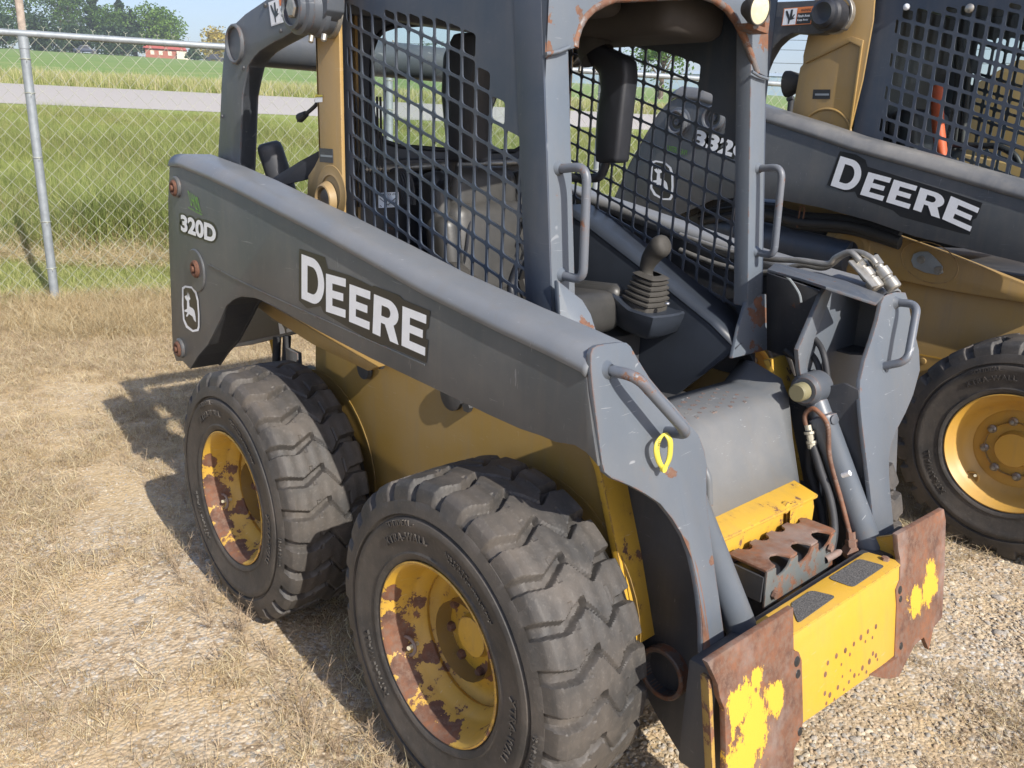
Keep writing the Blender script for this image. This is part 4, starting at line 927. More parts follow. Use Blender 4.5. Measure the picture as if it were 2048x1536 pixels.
bm = bmesh.new(); a, b = P(1616, 850, 'y', .30), P(1625, 892, 'y', .30); d = b-a
for t0, t1, r in ((0, .3, .010), (.3, .42, .015), (.45, .75, .011), (.75, .86, .015), (.88, 1.1, .0135)): add_tube(bm, [a+d*t0, a+d*t1], r, 12)
bmobj('hose_fitting', bm, simple('ivory_fitting', (.45, .42, .33), .5, .2), L1, 30)
tube('cable_tie', [P(1685, 951, 'y', .27), P(1700, 946, 'y', .27)], .0075, 'white', L1, 8)
for k in range(5):
    du = 9*k; tube('hydraulic_hose', spline([P(1600+du*.6, 740, 'y', .42), P(1618+du*.5, 800+6*k, 'y', .42), P(1606+du, 880, 'y', .41), P(1636+du*.7, 960+4*k, 'y', .40), P(1640+du, 1060, 'y', .38)], 6), .0085 if k % 2 else .011, 'hose', L1, 8)
tube('zip_tie', [P(1640, 948, 'y', .35), P(1648, 1120, 'y', .33)], .003, 'galv', L1, 5)
plate('hose_guard', PL('y', .36, (1600, 960), (1655, 985), (1690, 1060), (1600, 1010)), (0, .006, 0), 'grey_dark', L1, .002)
# far wall clutter inside the cab
for k, (a, b, c_) in enumerate((((1180, 520), (1300, 585), (1480, 660)), ((1175, 500), (1330, 575), (1485, 640)))):
    tube('wiring_loom', spline([P(*a, 'y', .43), P(*b, 'y', .435), P(*c_, 'y', .43)], 6), .006, 'hose', L1, 6)
for (u, v) in ((1060, 400), (1050, 430), (1066, 450)): tube('wiring_loom', spline([P(u, v-60, 'y', .1), P(u+6, v-20, 'y', .1), P(u-10, v+30, 'y', .1), P(u-4, v+70, 'y', .05)], 5), .006, 'hose', L1, 6)
box('fuse_panel', (-.90, .16, 1.22), (-.84, .38, 1.44), 'black', L1, .012)
box('rear_ledge', (-.90, -.36, 1.10), (-.80, .36, 1.20), 'console', L1, .02)
tube('seat_belt', spline([P(1040, 520, 'y', -.22), P(1022, 575, 'y', -.24), P(1035, 625, 'y', -.26)], 5), .012, 'black', L1, 8)
# auxiliary couplers on the far arm
l1 = [P(u, v, 'y', .50) for u, v in ((1360, 470), (1450, 500), (1535, 517), (1600, 521), (1655, 528), (1672, 515), (1700, 505), (1720, 522))]
l2 = [P(u, v, 'y', .53) for u, v in ((1360, 500), (1440, 530), (1530, 545), (1600, 530), (1650, 535), (1690, 508), (1718, 505), (1742, 516), (1752, 528))]
for l in (l1, l2): tube('hydraulic_line', spline(l, 6), .009, 'zinc', L1, 12)
for (u0, v0, u1, v1, y) in ((1712, 518, 1756, 578, .52), (1745, 515, 1790, 578, .55)):
    a, b = P(u0, v0, 'y', y), P(u1, v1, 'y', y); d = b-a; bm = bmesh.new(); ax = d.normalized(); L = d.length
    add_lathe(bm, [(0, .014), (0, .0165), (L*.28, .0165), (L*.28, .012)], a, ax, 6)
    add_lathe(bm, [(L*.28, .012), (L*.36, .012), (L*.38, .020), (L*.62, .020), (L*.64, .0165), (L*.70, .0165), (L*.72, .021), (L*.96, .021), (L, .018), (L, .014), (L*.97, .0)], a, ax, 28)
    bmobj('quick_coupler', bm, 'zinc', L1, 30)
a = P(1735, 548, 'y', .50); box('coupler_bracket', (-.05, -.055, -.003), (.05, .055, .003), 'zinc', L1, .002, mtx=Matrix.Translation(P(1738, 545, 'y', .52)) @ Matrix.Rotation(R_(38), 4, 'Y'))
tube('hanging_wire', spline([P(1545, 540, 'y', .46), P(1575, 555, 'y', .46), P(1597, 585, 'y', .46), P(1602, 605, 'y', .46)], 6), .004, 'galv', L1, 6)
for k, (a, b) in enumerate((((1590, 690), (1640, 745)), ((1570, 700), (1635, 790)), ((1600, 660), (1650, 720)))):
    tube('hydraulic_hose', spline([P(*a, 'y', .42), P((a[0]+b[0])//2+8, (a[1]+b[1])//2-8, 'y', .42), P(*b, 'y', .40), P(b[0]+10, b[1]+80, 'y', .40)], 5), .009, 'hose', L1, 10)
# work light at the roof corner
c = P(1518, 18, 'x', .0)
lathe('work_light', [(-.05, 0), (-.045, .02), (-.02, .036), (.0, .041), (.005, .040), (.005, .037)], c, (.99, -.1, -.12), 'boot', L1, 32)
lathe('light_lens', [(.003, .037), (.006, .024), (.008, 0)], c, (.99, -.1, -.12), 'lens', L1, 32)
plate('light_guard', [P(1537, 0, 'x', -.02), P(1540, 40, 'x', -.02), P(1537, 68, 'x', -.02), P(1508, 58, 'x', -.02), P(1502, 45, 'x', -.02), P(1530, 55, 'x', -.02), P(1533, 0, 'x', -.02)], (-.05, 0, 0), paint('rusty_guard', (.10, .10, .11), wear=1., chips=.5), L1, .002)
# exhaust stack and rear shroud
e0 = P(541, 300, 'x', -1.40); e1 = P(580, 420, 'x', -1.38); d = (e1-e0)
tube('exhaust_stack', [e0-d*.12, e0-d*.08, e0, e1, e1+d*1.2], [.030, .040, .043, .043, .043], 'grey_dark', L1, 24)
plate('engine_shroud', [P(510, 378, 'x', -1.30), P(600, 322, 'x', -1.15), P(640, 300, 'x', -1.05), P(650, 350, 'x', -1.05), P(560, 372, 'x', -1.2), P(545, 440, 'x', -1.25), P(500, 420, 'x', -1.3)], (.0, .008, 0), 'black', L1, .002)
box('engine_hood', (-1.52, -.34, 1.05), (-1.02, .36, 1.26), 'black', L1, .03)
# engine block heater plug
bm = bmesh.new(); a, b = P(632, 210, 'y', -.44), P(612, 228, 'y', -.44); add_tube(bm, spline([P(640, 190, 'y', -.44), P(633, 200, 'y', -.44), a, b], 4), .006, 8); add_tube(bm, [b, P(600, 236, 'y', -.44)], [.010, .015], 10)
for o_ in ((598, 233, 594, 236), (600, 239, 595, 243)): add_tube(bm, [P(o_[0], o_[1], 'y', -.44), P(o_[2], o_[3], 'y', -.44)], .0025, 5)
bmobj('heater_plug', bm, 'hose', L1)

M['yellow_scab'] = paint('scabbed_yellow_paint', (.42, .25, .03), wear=1, dirt=.5, chips=.52)
# --- coupler (quick attach)
XQ = lambda z: .592+(.63-z)*.20
cq = bpy.data.objects.new('attachment_coupler', None); COL.objects.link(cq); par(cq, L1)
def qp(*pts): return [Vector((XQ(p.z), p.y, p.z)) for p in (PS(u, v, XQ) for u, v in pts)]
M['rust_near'] = rustmat('rust_near_plate', [(tuple(PS(1510, 1460, XQ)), .07), (tuple(PS(1480, 1410, XQ)), .045), (tuple(PS(1550, 1400, XQ)), .035), (tuple(PS(1515, 1350, XQ)), .022), (tuple(PS(1490, 1510, XQ)), .05)])
M['rust_far'] = rustmat('rust_far_plate', [(tuple(PS(1860, 1170, XQ)), .045), (tuple(PS(1832, 1200, XQ)), .04), (tuple(PS(1862, 1140, XQ)), .03), (tuple(PS(1828, 1225, XQ)), .02)])
npl = qp((1415, 1325), (1450, 1302), (1587, 1215), (1588, 1302), (1598, 1304), (1604, 1320), (1607, 1440), (1602, 1475), (1588, 1500), (1588, 1620), (1450, 1640), (1452, 1500), (1450, 1420), (1440, 1395), (1436, 1370), (1425, 1345))
o = plate('coupler_plate', npl, (-.014, 0, 0), 'rust_near', cq, .002)
fpl = qp((1795, 1070), (1888, 1018), (1892, 1040), (1890, 1130), (1885, 1235), (1868, 1255), (1858, 1300), (1848, 1275), (1830, 1290), (1800, 1350), (1790, 1335), (1790, 1312), (1794, 1210), (1792, 1180), (1800, 1160), (1801, 1120), (1797, 1100))
plate('coupler_plate', fpl, (-.014, 0, 0), 'rust_far', cq, .002)
plate('coupler_side', [Vector((XQ(.58)-.018, -.552, .58)), Vector((XQ(.58)-.042, -.545, .575)), Vector((XQ(.25)-.045, -.545, .22)), Vector((XQ(.25)-.018, -.552, .20))], (0, .012, 0), 'yellow_scab', cq, .002)
plate('coupler_side', [Vector((XQ(.63)-.02, .30, .62)), Vector((XQ(.63)-.09, .30, .58)), Vector((.56, .30, .30)), Vector((XQ(.25)-.012, .30, .28))], (0, .012, 0), 'yellow_worn', cq, .002)
boxf = qp((1588, 1266), (1801, 1129), (1803, 1140), (1797, 1205), (1793, 1312), (1745, 1352), (1607, 1450), (1600, 1400), (1600, 1310), (1589, 1300))
boxf = [p+Vector((-.003, 0, 0)) for p in boxf]; 
plate('coupler_box', boxf, (-.03, 0, 0), 'yellow_front', cq, .004)
bt = [boxf[0]+Vector((-.001, -.02, .0015)), boxf[1]+Vector((-.001, 0, .0015)), P(1790, 1119, 'z', boxf[1].z+.003), P(1737, 1104, 'z', boxf[1].z+.006), P(1505, 1247, 'z', boxf[0].z+.004)]
zt = .575
bt = [P(u, v, 'z', zt) for u, v in ((1589, 1266), (1801, 1129), (1790, 1119), (1737, 1104), (1728, 1106), (1505, 1246))]
plate('coupler_box_top', bt, (0, 0, -.006), 'yellow_front', cq, .002)
box('coupler_tube', (.50, -.50, .30), (.575, .50, .56), 'grey_dark', cq, .01)
for q in (((1581, 1208), (1622, 1181), (1672, 1193), (1596, 1247)), ((1656, 1157), (1718, 1118), (1770, 1132), (1706, 1175))):
    c = [P(u, v, 'z', zt+.001) for u, v in q]; m_ = sum(c, Vector())/4; r_ = []
    for i in range(4):
        p, a, b = c[i], c[i-1], c[(i+1) % 4]; r_ += [p+(a-p).normalized()*.010, p+((a-p).normalized()+(b-p).normalized())*.003, p+(b-p).normalized()*.010]
    plate('grip_pad', r_, (0, 0, .0015), 'grit', cq, 0)
lathe('coupler_bolt', [(0, .011), (.008, .010), (.009, 0)], P(1770, 1120, 'z', zt), (0, 0, 1), 'rust', cq, 6)
# rust spots where bolts of attachments rubbed through the paint
spots = [(1754, 1254), (1738, 1264), (1724, 1276), (1710, 1289), (1693, 1302), (1675, 1313), (1658, 1327), (1653, 1350), (1652, 1388), (1662, 1391), (1678, 1376), (1711, 1352), (1727, 1337), (1741, 1324), (1748, 1308), (1754, 1312), (1747, 1276), (1702, 1310), (1733, 1284), (1671, 1400), (1700, 1365), (1720, 1350), (1655, 1408), (1685, 1330), (1687, 1354), (1703, 1342), (1757, 1320), (1735, 1345), (1690, 1380)]
bm = bmesh.new()
for i, (u, v) in enumerate(spots):
    c = PS(u, v, XQ); c = Vector((XQ(c.z)-.0026, c.y, c.z)); r = (.0075 if i < 16 else .0045)*random.uniform(.8, 1.15)
    add_lathe(bm, [(0, r), (.0003, r*.9), (.0003, 0)], c, (1, 0, .2), 9)
bmobj('rust_spot', bm, 'rust', cq)
bm = bmesh.new()
for (u, v, r) in ((1594, 1323, .012), (1596, 1348, .010), (1800, 1180, .011), (1801, 1198, .009), (1802, 1292, .010), (1600, 1463, .010)):
    c = PS(u, v, XQ); add_lathe(bm, [(.0005, r), (.0012, r*.9), (.0012, 0)], Vector((XQ(c.z), c.y, c.z)), (1, 0, .2), 16)
bmobj('bolt_hole', bm, 'decal', cq)
ft = qp((1740, 1350), (1795, 1312), (1800, 1335), (1796, 1352), (1775, 1357), (1750, 1353))
plate('coupler_foot', [p+Vector((.004, 0, 0)) for p in ft], (-.06, 0, 0), 'rust', cq, .002)
lathe('coupler_hook', [(0, .010), (.05, .009), (.06, .005)], P(1650, 1120, 'y', .12), (.2, 1, .2), 'rust', cq, 16)
# --- yellow tag on the handle: a thing of its own
hb = Vector((.405, -.482, 1.012))
tg = thing('hang_tag', 'yellow plastic loop tag lettered TRI-COUNTY hanging from the near arm grab handle', 'tag', hb+Vector((0, 0, -.12)))
pa = spline([P(1328, 866, 'x', .40), P(1315, 880, 'x', .402), P(1311, 900, 'x', .404), P(1317, 925, 'x', .406), P(1327, 938, 'x', .406)], 5); pb = spline([P(1328, 938, 'x', .408), P(1337, 920, 'x', .410), P(1340, 900, 'x', .412), P(1339, 880, 'x', .412), P(1330, 866, 'x', .402)], 5)
def ribbon(nm, pts, w, mat, parent):
    vs = []; fs = []
    for p in pts: vs += [p+Vector((-.0, -w/2, 0)), p+Vector((0.003, w/2, 0))]
    for i in range(len(pts)-1): fs.append((2*i, 2*i+1, 2*i+3, 2*i+2))
    o = raw(nm, vs, fs, mat, parent, 60); o.modifiers.new('t', 'SOLIDIFY').thickness = .0025; return o
ribbon('tag_strap', pa, .013, 'tag', tg); ribbon('tag_strap', pb, .012, 'tag', tg)
lathe('tag_lock', [(-.003, 0), (-.003, .008), (.004, .008), (.004, 0)], P(1327, 937, 'x', .41), (1, 0, 0), 'tag', tg, 14)
A_, B_ = P(1318, 918, 'x', .4075), P(1320, 876, 'x', .4075); vs, fs = text2d('TRI-COUNTY', .0); w = vs[:, 0].max(); d = B_-A_; q_ = Vector((0, -1, 0))
raw('tag_text', [A_+d*(a/w)+Vector((.001, -.008*b+.001, .0)) for a, b in vs], fs, 'decal', tg)

# ================================================================== second loader
L2 = thing('skid_steer_loader', 'larger glossy yellow and grey skid steer loader behind, 332G on its boom arm', 'skid steer loader', (-.1, 2.45, 0), 'skid steer loaders parked side by side')
for (x, y0, s) in ((.405, 1.722, -1), (-.86, 1.722, -1), (.405, 3.20, 1), (-.86, 3.20, 1)):
    make_wheel(L2, (x, .452), y0, s, 1.075, 'rim_clean', rot=R_(4), words=(s < 0))
Y2 = 2.02
ch = [P(u, v, 'y', Y2) for u, v in ((1648, 560), (1645, 500), (1650, 472), (1660, 456), (1675, 448), (1690, 446), (1760, 458), (1900, 508), (2048, 566), (2120, 596))]
ch = ch+[P(u, v, 'y', Y2) for u, v in ((2120, 622), (2048, 606), (1900, 582), (1794, 560), (1700, 562))]
plate('chassis_block', ch, (0, .044, 0), 'yellow', L2, .01)
plate('chassis_side', [(-1.45, Y2+.045, .32), (-1.45, Y2+.045, 1.0), (-.70, Y2+.045, 1.10), (-.55, Y2+.045, 1.18), (.45, Y2+.045, 1.04), (.58, Y2+.045, .62), (.56, Y2+.045, .32)], (0, .03, 0), 'yellow', L2, .004)
plate('chassis_seam', [P(1800, 700, 'y', Y2+.043), P(1935, 726, 'y', Y2+.043), P(1935, 729, 'y', Y2+.043), P(1800, 703, 'y', Y2+.043)], (0, -.001, 0), 'rim_clean', L2, 0)
for (u, v, r) in ((1846, 722, .016), (1781, 812, .016)): lathe('side_bolt', [(0, r), (.008, r*.9), (.010, 0)], P(u, v, 'y', Y2+.045), (0, -1, 0), 'yellow', L2, 12)
box('belly_pan', (-1.4, 2.05, .24), (.5, 3.0, .32), 'grey_dark', L2)
box('engine_cover', (-1.75, 2.15, .75), (-.7, 3.0, 1.30), 'grey_dark', L2, .03)
for x in (.405, -.86): lathe('axle_housing', [(0, .11), (.2, .11), (.4, .11)], (x, 1.80, .452), (0, 1, 0), 'yellow', L2, 24)
c = P(1699, 500, 'y', Y2)
lathe('pin_boss', [(0, .10), (.006, .095), (.007, .075), (.003, .07), (.0, .045)], c, (0, -1, 0), 'yellow', L2, 40)
lathe('pin_bore', [(.001, .042), (.003, .04), (.003, 0)], c, (0, -1, 0), 'black', L2, 24)
pt = [P(u, v, 'y', Y2-.004) for u, v in ((1823, 521), (1828, 508), (1840, 503), (1857, 503), (1872, 516), (1886, 533), (1887, 546), (1877, 550), (1850, 545), (1828, 534))]
plate('pivot_plate', pt, (0, -.006, 0), 'galv', L2, .002)
oc = P(1858, 525, 'y', Y2); ov = [Vector((oc.x+.125*math.cos(t), Y2-.001, oc.z-.02*math.cos(t)+.085*math.sin(t))) for t in np.linspace(0, 2*math.pi, 32, endpoint=False)]
tube('pivot_weld', ov+[ov[0]], .002, 'yellow', L2, 6)
for (u, v) in ((1842, 519), (1877, 540)): lathe('pivot_bolt', [(0, .018), (.008, .016), (.009, .008), (.006, 0)], P(u, v, 'y', Y2-.009), (0, -1, 0), 'zinc', L2, 20)
bm = bmesh.new()
for (u, v) in ((1662, 486), (1751, 510)): add_box(bm, P(u, v, 'y', Y2)+Vector((-.006, -.001, -.009)), P(u, v, 'y', Y2)+Vector((.006, .001, .009)))
bmobj('slot_hole', bm, 'decal', L2)
# boom arm of the second loader
BY = 1.82
a2 = [(1221, 415), (1235, 385), (1262, 325), (1290, 275), (1318, 228), (1340, 203), (1352, 196), (1400, 202), (1470, 222), (1536, 245), (1620, 272), (1700, 300), (1870, 348), (2048, 400), (2140, 430), (2140, 560), (2048, 526), (1829, 473), (1740, 442), (1640, 415), (1560, 400), (1490, 394), (1425, 400), (1380, 420), (1324, 446), (1280, 436)]
A2_ = [P(u, v, 'y', BY) for u, v in a2]
arm2 = plate('boom_arm', A2_, (0, .008, 0), 'grey_arm', L2, .003)
tl = A2_[5:15]; prof = [(0, 0), (.004, .018), (.014, .036), (.03, .048), (.05, .054), (.15, .054), (.163, .045), (.165, 0), (.165, -.2)]
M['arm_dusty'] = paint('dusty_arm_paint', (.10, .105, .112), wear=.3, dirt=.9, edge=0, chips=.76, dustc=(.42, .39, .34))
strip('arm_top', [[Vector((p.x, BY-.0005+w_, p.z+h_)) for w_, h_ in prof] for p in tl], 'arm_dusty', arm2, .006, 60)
bk = [Vector((p.x, BY+.16, p.z)) for p in A2_]; plate('arm_inner_plate', bk, (0, -.006, 0), 'grey_dark', arm2, 0)
strip('arm_end', [[p, Vector((p.x, BY+.165, p.z))] for p in A2_[:6]], 'grey_arm', arm2, .006, 60)
for (u, v) in ((1357, 245), (1430, 237)):
    c = P(u, v, 'y', BY)
    lathe('pin_boss', [(0, .075), (.004, .07), (.006, .062), (.03, .060), (.034, .054), (.030, .046), (.012, .040), (.010, .018), (.020, .016), (.022, .010), (.014, 0)], c, (0, -1, 0), 'galv' if False else 'grey', arm2, 44)
    lathe('pin_bore', [(.011, .039), (.0115, .02)], c, (0, -1, 0), 'decal', arm2, 24)
def ply(u, v, k=0): return P(u, v, 'y', BY-.0012-.001*k)
raw('decal', [ply(u, v) for u, v in ((1680, 302), (1712, 309), (1731, 320), (1735, 333), (1900, 384), (1965, 406), (1953, 436), (1945, 440), (1940, 470), (1920, 466), (1800, 433), (1786, 421), (1715, 395), (1710, 383), (1690, 384), (1654, 370))], [tuple(range(16))], 'decal', arm2)
def qm2(o, r, t): 
    A, B, C = (P(*q, 'y', BY-.0025) for q in (o, r, t)); return lambda a, b: A+(B-A)*a+(C-A)*b
word_deere([('D', qm2((1661, 371), (1710, 387), (1681, 312))), ('E', qm2((1720, 389), (1765, 402), (1737, 344))), ('E', qm2((1772, 404), (1818, 418), (1788, 359))), ('R', qm2((1826, 419), (1880, 437), (1841, 375))), ('E', qm2((1884, 438), (1940, 463), (1902, 392)))], arm2)
curved_text('332G', (1381, 294), (1506, 331), (1389, 254), 'decal', arm2, .12, ('y', BY-.0014), 'decal')
curved_text('332G', (1384, 290), (1502, 326), (1392, 258), 'white', arm2, .045, ('y', BY-.0022))
def bfn(u, v, k):   # same badge drawn in the plane of the second arm
    a, b = (u-364)/35, (664-v)/93
    A, B, C = (P(*q, 'y', BY-.0012-.001*k) for q in ((1296, 396), (1342, 402), (1303, 320))); return A+(B-A)*a*1.05+(C-A)*b
badge(bfn, arm2)
curved_text('HUNTER HEAVY', (1330, 300), (1374, 312), (1331, 289), 'green', arm2, 0, ('y', BY-.002), 'dealer_sticker')
# lift cylinder and hoses under the arm
tube('lift_cylinder', [P(1420, 450, 'y', 2.02), P(1700, 515, 'y', 2.02)], .075, 'screen', L2, 28)
for k, (y, dv) in enumerate(((1.98, 0), (1.94, 12), (2.0, 20))):
    tube('hydraulic_hose', spline([P(1400, 430+dv, 'y', y), P(1520, 415+dv, 'y', y), P(1600, 432+dv, 'y', y), P(1700, 440+dv, 'y', y), P(1800, 470+dv, 'y', y)], 5), .022, 'hose', L2, 10)
tube('hose_clip', fillet([P(1594, 455, 'y', 1.93), P(1600, 420, 'y', 1.93), P(1601, 412, 'y', 1.93), P(1610, 413, 'y', 1.93), P(1606, 440, 'y', 1.93)], .01, 3), .004, 'rust', L2, 6)
warning((1478, 488), (1500, 494), (1480, 458), ('y', 1.935), L2, 'orange')
# upright
UY = 2.03
up = [P(u, v, 'y', UY) for u, v in ((1560, 420), (1575, 270), (1585, 222), (1600, 135), (1606, 128), (1606, 112), (1618, 60), (1632, -20), (1752, -40), (1746, 40), (1725, 160), (1700, 262), (1690, 430))]
plate('lift_arm_upright', up, (0, .012, 0), 'yellow', L2, .004)
plate('upright_back', [Vector((p.x, UY+.22, p.z)) for p in up], (0, .01, 0), 'yellow', L2, .003)
plate('upright_rib', [P(u, v, 'y', UY-.012) for u, v in ((1607, 122), (1690, 76), (1703, 73), (1726, 80), (1724, 92), (1700, 262), (1696, 262), (1719, 94), (1700, 84), (1610, 127))], (0, .012, 0), 'yellow', L2, .003)
av = [Vector((P(1650, 256, 'y', UY).x+.135*math.cos(t), UY-.003, P(1650, 256, 'y', UY).z-.05+.135*math.sin(t))) for t in np.linspace(.1, math.pi-.1, 24)]
tube('upright_weld', av, .006, 'yellow', L2, 8)
plate('serial_plate', [P(u, v, 'y', UY-.001) for u, v in ((1627, 179), (1661, 179), (1660, 198), (1625, 198))], (0, -.002, 0), 'decal', L2, 0)
raw('serial_plate', [P(u, v, 'y', UY-.004) for u, v in ((1630, 187), (1658, 187), (1658, 191), (1630, 191))], [(0, 1, 2, 3)], 'galv', L2)
# rear link with hub
lk = [P(u, v, 'y', 1.93) for u, v in ((1500, -10), (1545, 4), (1600, 2), (1665, -2), (1690, 10), (1692, 40), (1680, 58), (1660, 62), (1640, 68), (1610, 68), (1585, 66), (1565, 76), (1548, 92), (1533, 118), (1520, 150), (1505, 200), (1465, 190), (1480, 120), (1495, 60))]
plate('rear_link', lk, (0, .07, 0), 'grey_dark', L2, .005)
lathe('link_hub', [(0, .070), (.07, .070), (.08, .060), (.10, .058), (.11, .045), (.105, .03), (.10, 0)], P(1668, 32, 'y', 1.94), (0, -1, 0), 'black', L2, 40)
ring('hub_ring', P(1676, 30, 'y', 1.99), (0, -1, 0), .082, .07, .03, 'zinc', L2, 44)
warning((1563, 52), (1622, 48), (1568, 17), ('y', 1.925), L2, 'orange')
# rear work lamp on its stalk
lathe('rear_lamp', [(0, 0), (0, .062), (.02, .06), (.07, .04), (.09, .022), (.092, 0)], P(1584, 168, 'y', 2.10)+Vector((-.03, 0, 0)), (1, .1, .1), 'boot', L2, 28)
bm = bmesh.new()
for dz in (0, -.03): add_tube(bm, [P(1576, 186, 'y', 2.10)+Vector((0, 0, dz)), P(1588, 182, 'y', 2.10)+Vector((0, 0, dz))], .010, 8)
bmobj('lamp_bolt', bm, 'chrome', L2)
tube('lamp_stalk', [P(1583, 195, 'y', 2.11), P(1577, 260, 'y', 2.11), P(1565, 420, 'y', 2.11)], .016, 'grey_dark', L2, 8)
# cab of the second loader
C2 = 2.07
def scr2():
    fr = bpy.data.objects.new('cab', None); COL.objects.link(fr); par(fr, L2); return fr
screen(1, C2, -.006, -.455, 13, .0605, 2.125, .0685, -.30, lambda x: 2.16-.02*(x+.45), lambda x: 1.47-.33*(x+.35), -.592, .46, 'screen', L2, zmax=2.24, web=.0135)
box('roof_panel', (-.62, 2.05, 2.225), (.46, 2.95, 2.28), 'grey', L2, .01)
box('cab_rear', (-.60, 2.09, 1.0), (-.56, 2.93, 2.22), 'grey_dark', L2, .004)
# far side of the cab: frame with a window onto the yard behind
y_ = 2.93
wn = [(-.20, y_, 1.50), (.25, y_, 1.45), (.27, y_, 2.02), (-.15, y_, 2.05)]
screen(1, y_, .006, -.42, 13, .0605, 2.10, .0685, -.30, lambda x: 2.12, lambda x: 1.35, -.592, .46, 'screen', L2, zmax=2.24, web=.0135, name='far_side_screen')
box('cab_front_post', (.40, 2.06, 1.0), (.46, 2.12, 2.22), 'grey', L2, .006); box('cab_front_post', (.40, 2.88, 1.0), (.46, 2.94, 2.22), 'grey', L2, .006)
gp = raw('side_window', [(-.56, C2+.03, 1.2), (.40, C2+.03, 1.2), (.40, C2+.03, 2.2), (-.56, C2+.03, 2.2)], [(0, 1, 2, 3)], 'glass', L2)
seat = bpy.data.objects.new('seat', None); COL.objects.link(seat); par(seat, L2)
cushion('seat_cushion', (-.20, 2.48, 1.22), (.44, .48, .13), .05, R_(-4), 'black', seat); cushion('backrest', (-.44, 2.48, 1.52), (.14, .44, .50), .06, R_(-9), 'black', seat)
bm = bmesh.new(); add_tube(bm, [P(1873, 172, 'y', 2.25), P(1876, 250, 'y', 2.25), P(1885, 330, 'y', 2.22)], .026, 10)
bmobj('seat_belt', bm, 'orangebelt', seat, 60)
for k in range(3): tube('wiper_hose', spline([P(1905+12*k, 60+10*k, 'y', 2.5), P(1915+10*k, 160, 'y', 2.5), P(1895+14*k, 300, 'y', 2.45)], 5), .014, 'hose', L2, 8)
box('cab_floor', (-.56, 2.10, 1.05), (.45, 2.92, 1.10), 'grey_dark', L2, .01)
tube('grab_handle', fillet([P(1900, 290, 'y', 2.3), P(2000, 292, 'y', 2.3), P(2030, 310, 'y', 2.3), P(2040, 330, 'y', 2.3)], .04, 5), .014, 'black', L2, 10)
for (u, v, r, m_) in ((1814, 14, .014, 'white'), (1940, 17, .018, 'zinc')): lathe('screen_bolt', [(0, r), (.008, r), (.014, r*.6), (.016, 0)], P(u, v, 'y', C2-.001), (0, -1, 0), m_, L2, 18)

# third machine, a glimpse of yellow through the cab
L3 = thing('skid_steer_loader', 'yellow skid steer loader farthest back, glimpsed through the mesh and cab of the second loader', 'skid steer loader', (-.5, 4.9, 0), 'skid steer loaders parked side by side')
plate('lift_arm_upright', [(-1.05, 4.45, .6), (-1.0, 4.45, 2.0), (-.75, 4.45, 2.16), (-.45, 4.45, 2.12), (-.35, 4.45, 1.9), (-.35, 4.45, .6)], (0, .012, 0), 'yellow', L3, .004)
plate('boom_arm', [(-1.9, 4.25, .8), (-1.75, 4.25, 1.7), (.4, 4.25, 1.35), (.4, 4.25, 1.1), (-1.0, 4.25, 1.3), (-1.5, 4.25, .8)], (0, .12, 0), 'yellow', L3, .01)
plate('chassis_side', [(-1.5, 4.5, .3), (-1.5, 4.5, 1.0), (.4, 4.5, 1.0), (.5, 4.5, .3)], (0, .8, 0), 'yellow', L3, .01)
for x in (.2, -1.0): make_wheel(L3, (x, .452), 4.2, -1, 1.075, 'rim_clean', words=False)
box('cab', (-.9, 4.55, 1.0), (.2, 5.3, 2.1), 'grey_dark', L3, .02)

# ================================================================== chain link fence
fence = thing('chain_link_fence', 'galvanised chain link fence with a top rail running along the grass behind the machines', 'fence', fpt(0, 0))
def vtube(nm, a, z0, z1, r, mat, off=0.):
    p = fpt(a, off); return tube(nm, [Vector((p.x, p.y, z0)), Vector((p.x, p.y, z1))], r, mat, fence, 20)
for a in (-3.0, 0, 2.99, 5.2, 8.1, 11.1, 14.1):
    vtube('post', a, -.05, 2.12, .036, 'galv'); vtube('post_cap', a, 2.10, 2.19, .040, 'galv')
    bm = bmesh.new(); p = fpt(a, 0)
    for z in (.32, .72, 1.25, 1.76, 2.02):
        pts = [Vector((p.x+.042*math.cos(t), p.y+.042*math.sin(t), z+random.uniform(-.004, .004))) for t in np.linspace(0, 2*math.pi, 16)]
        add_tube(bm, pts, .0028, 5, False); add_tube(bm, [pts[0], pts[0]-FN*.02+Vector((0, 0, -.015))], .0028, 5)
    bmobj('tie_wire', bm, 'galvwire', fence)
sp = simple('weathered_wood', (.40, .33, .27), .85, 0, .4, 20, .3)
vtube('post_extension', 0, 2.12, 2.65, .030, sp, .02)
r0, r1 = fpt(-8, -.0), fpt(24, 0)
tube('top_rail', [Vector((r0.x, r0.y, 2.215)), Vector((r1.x, r1.y, 2.215))], .028, 'galv', fence, 20)
bm = bmesh.new()
for a in np.arange(-6, 16, .47): p = fpt(a, 0); add_tube(bm, [Vector((p.x, p.y, 2.215+.0))+FD*.0, Vector((p.x, p.y, 2.215))+FD*.02], .0305, 16)
bmobj('rail_band', bm, 'galv', fence, 50)
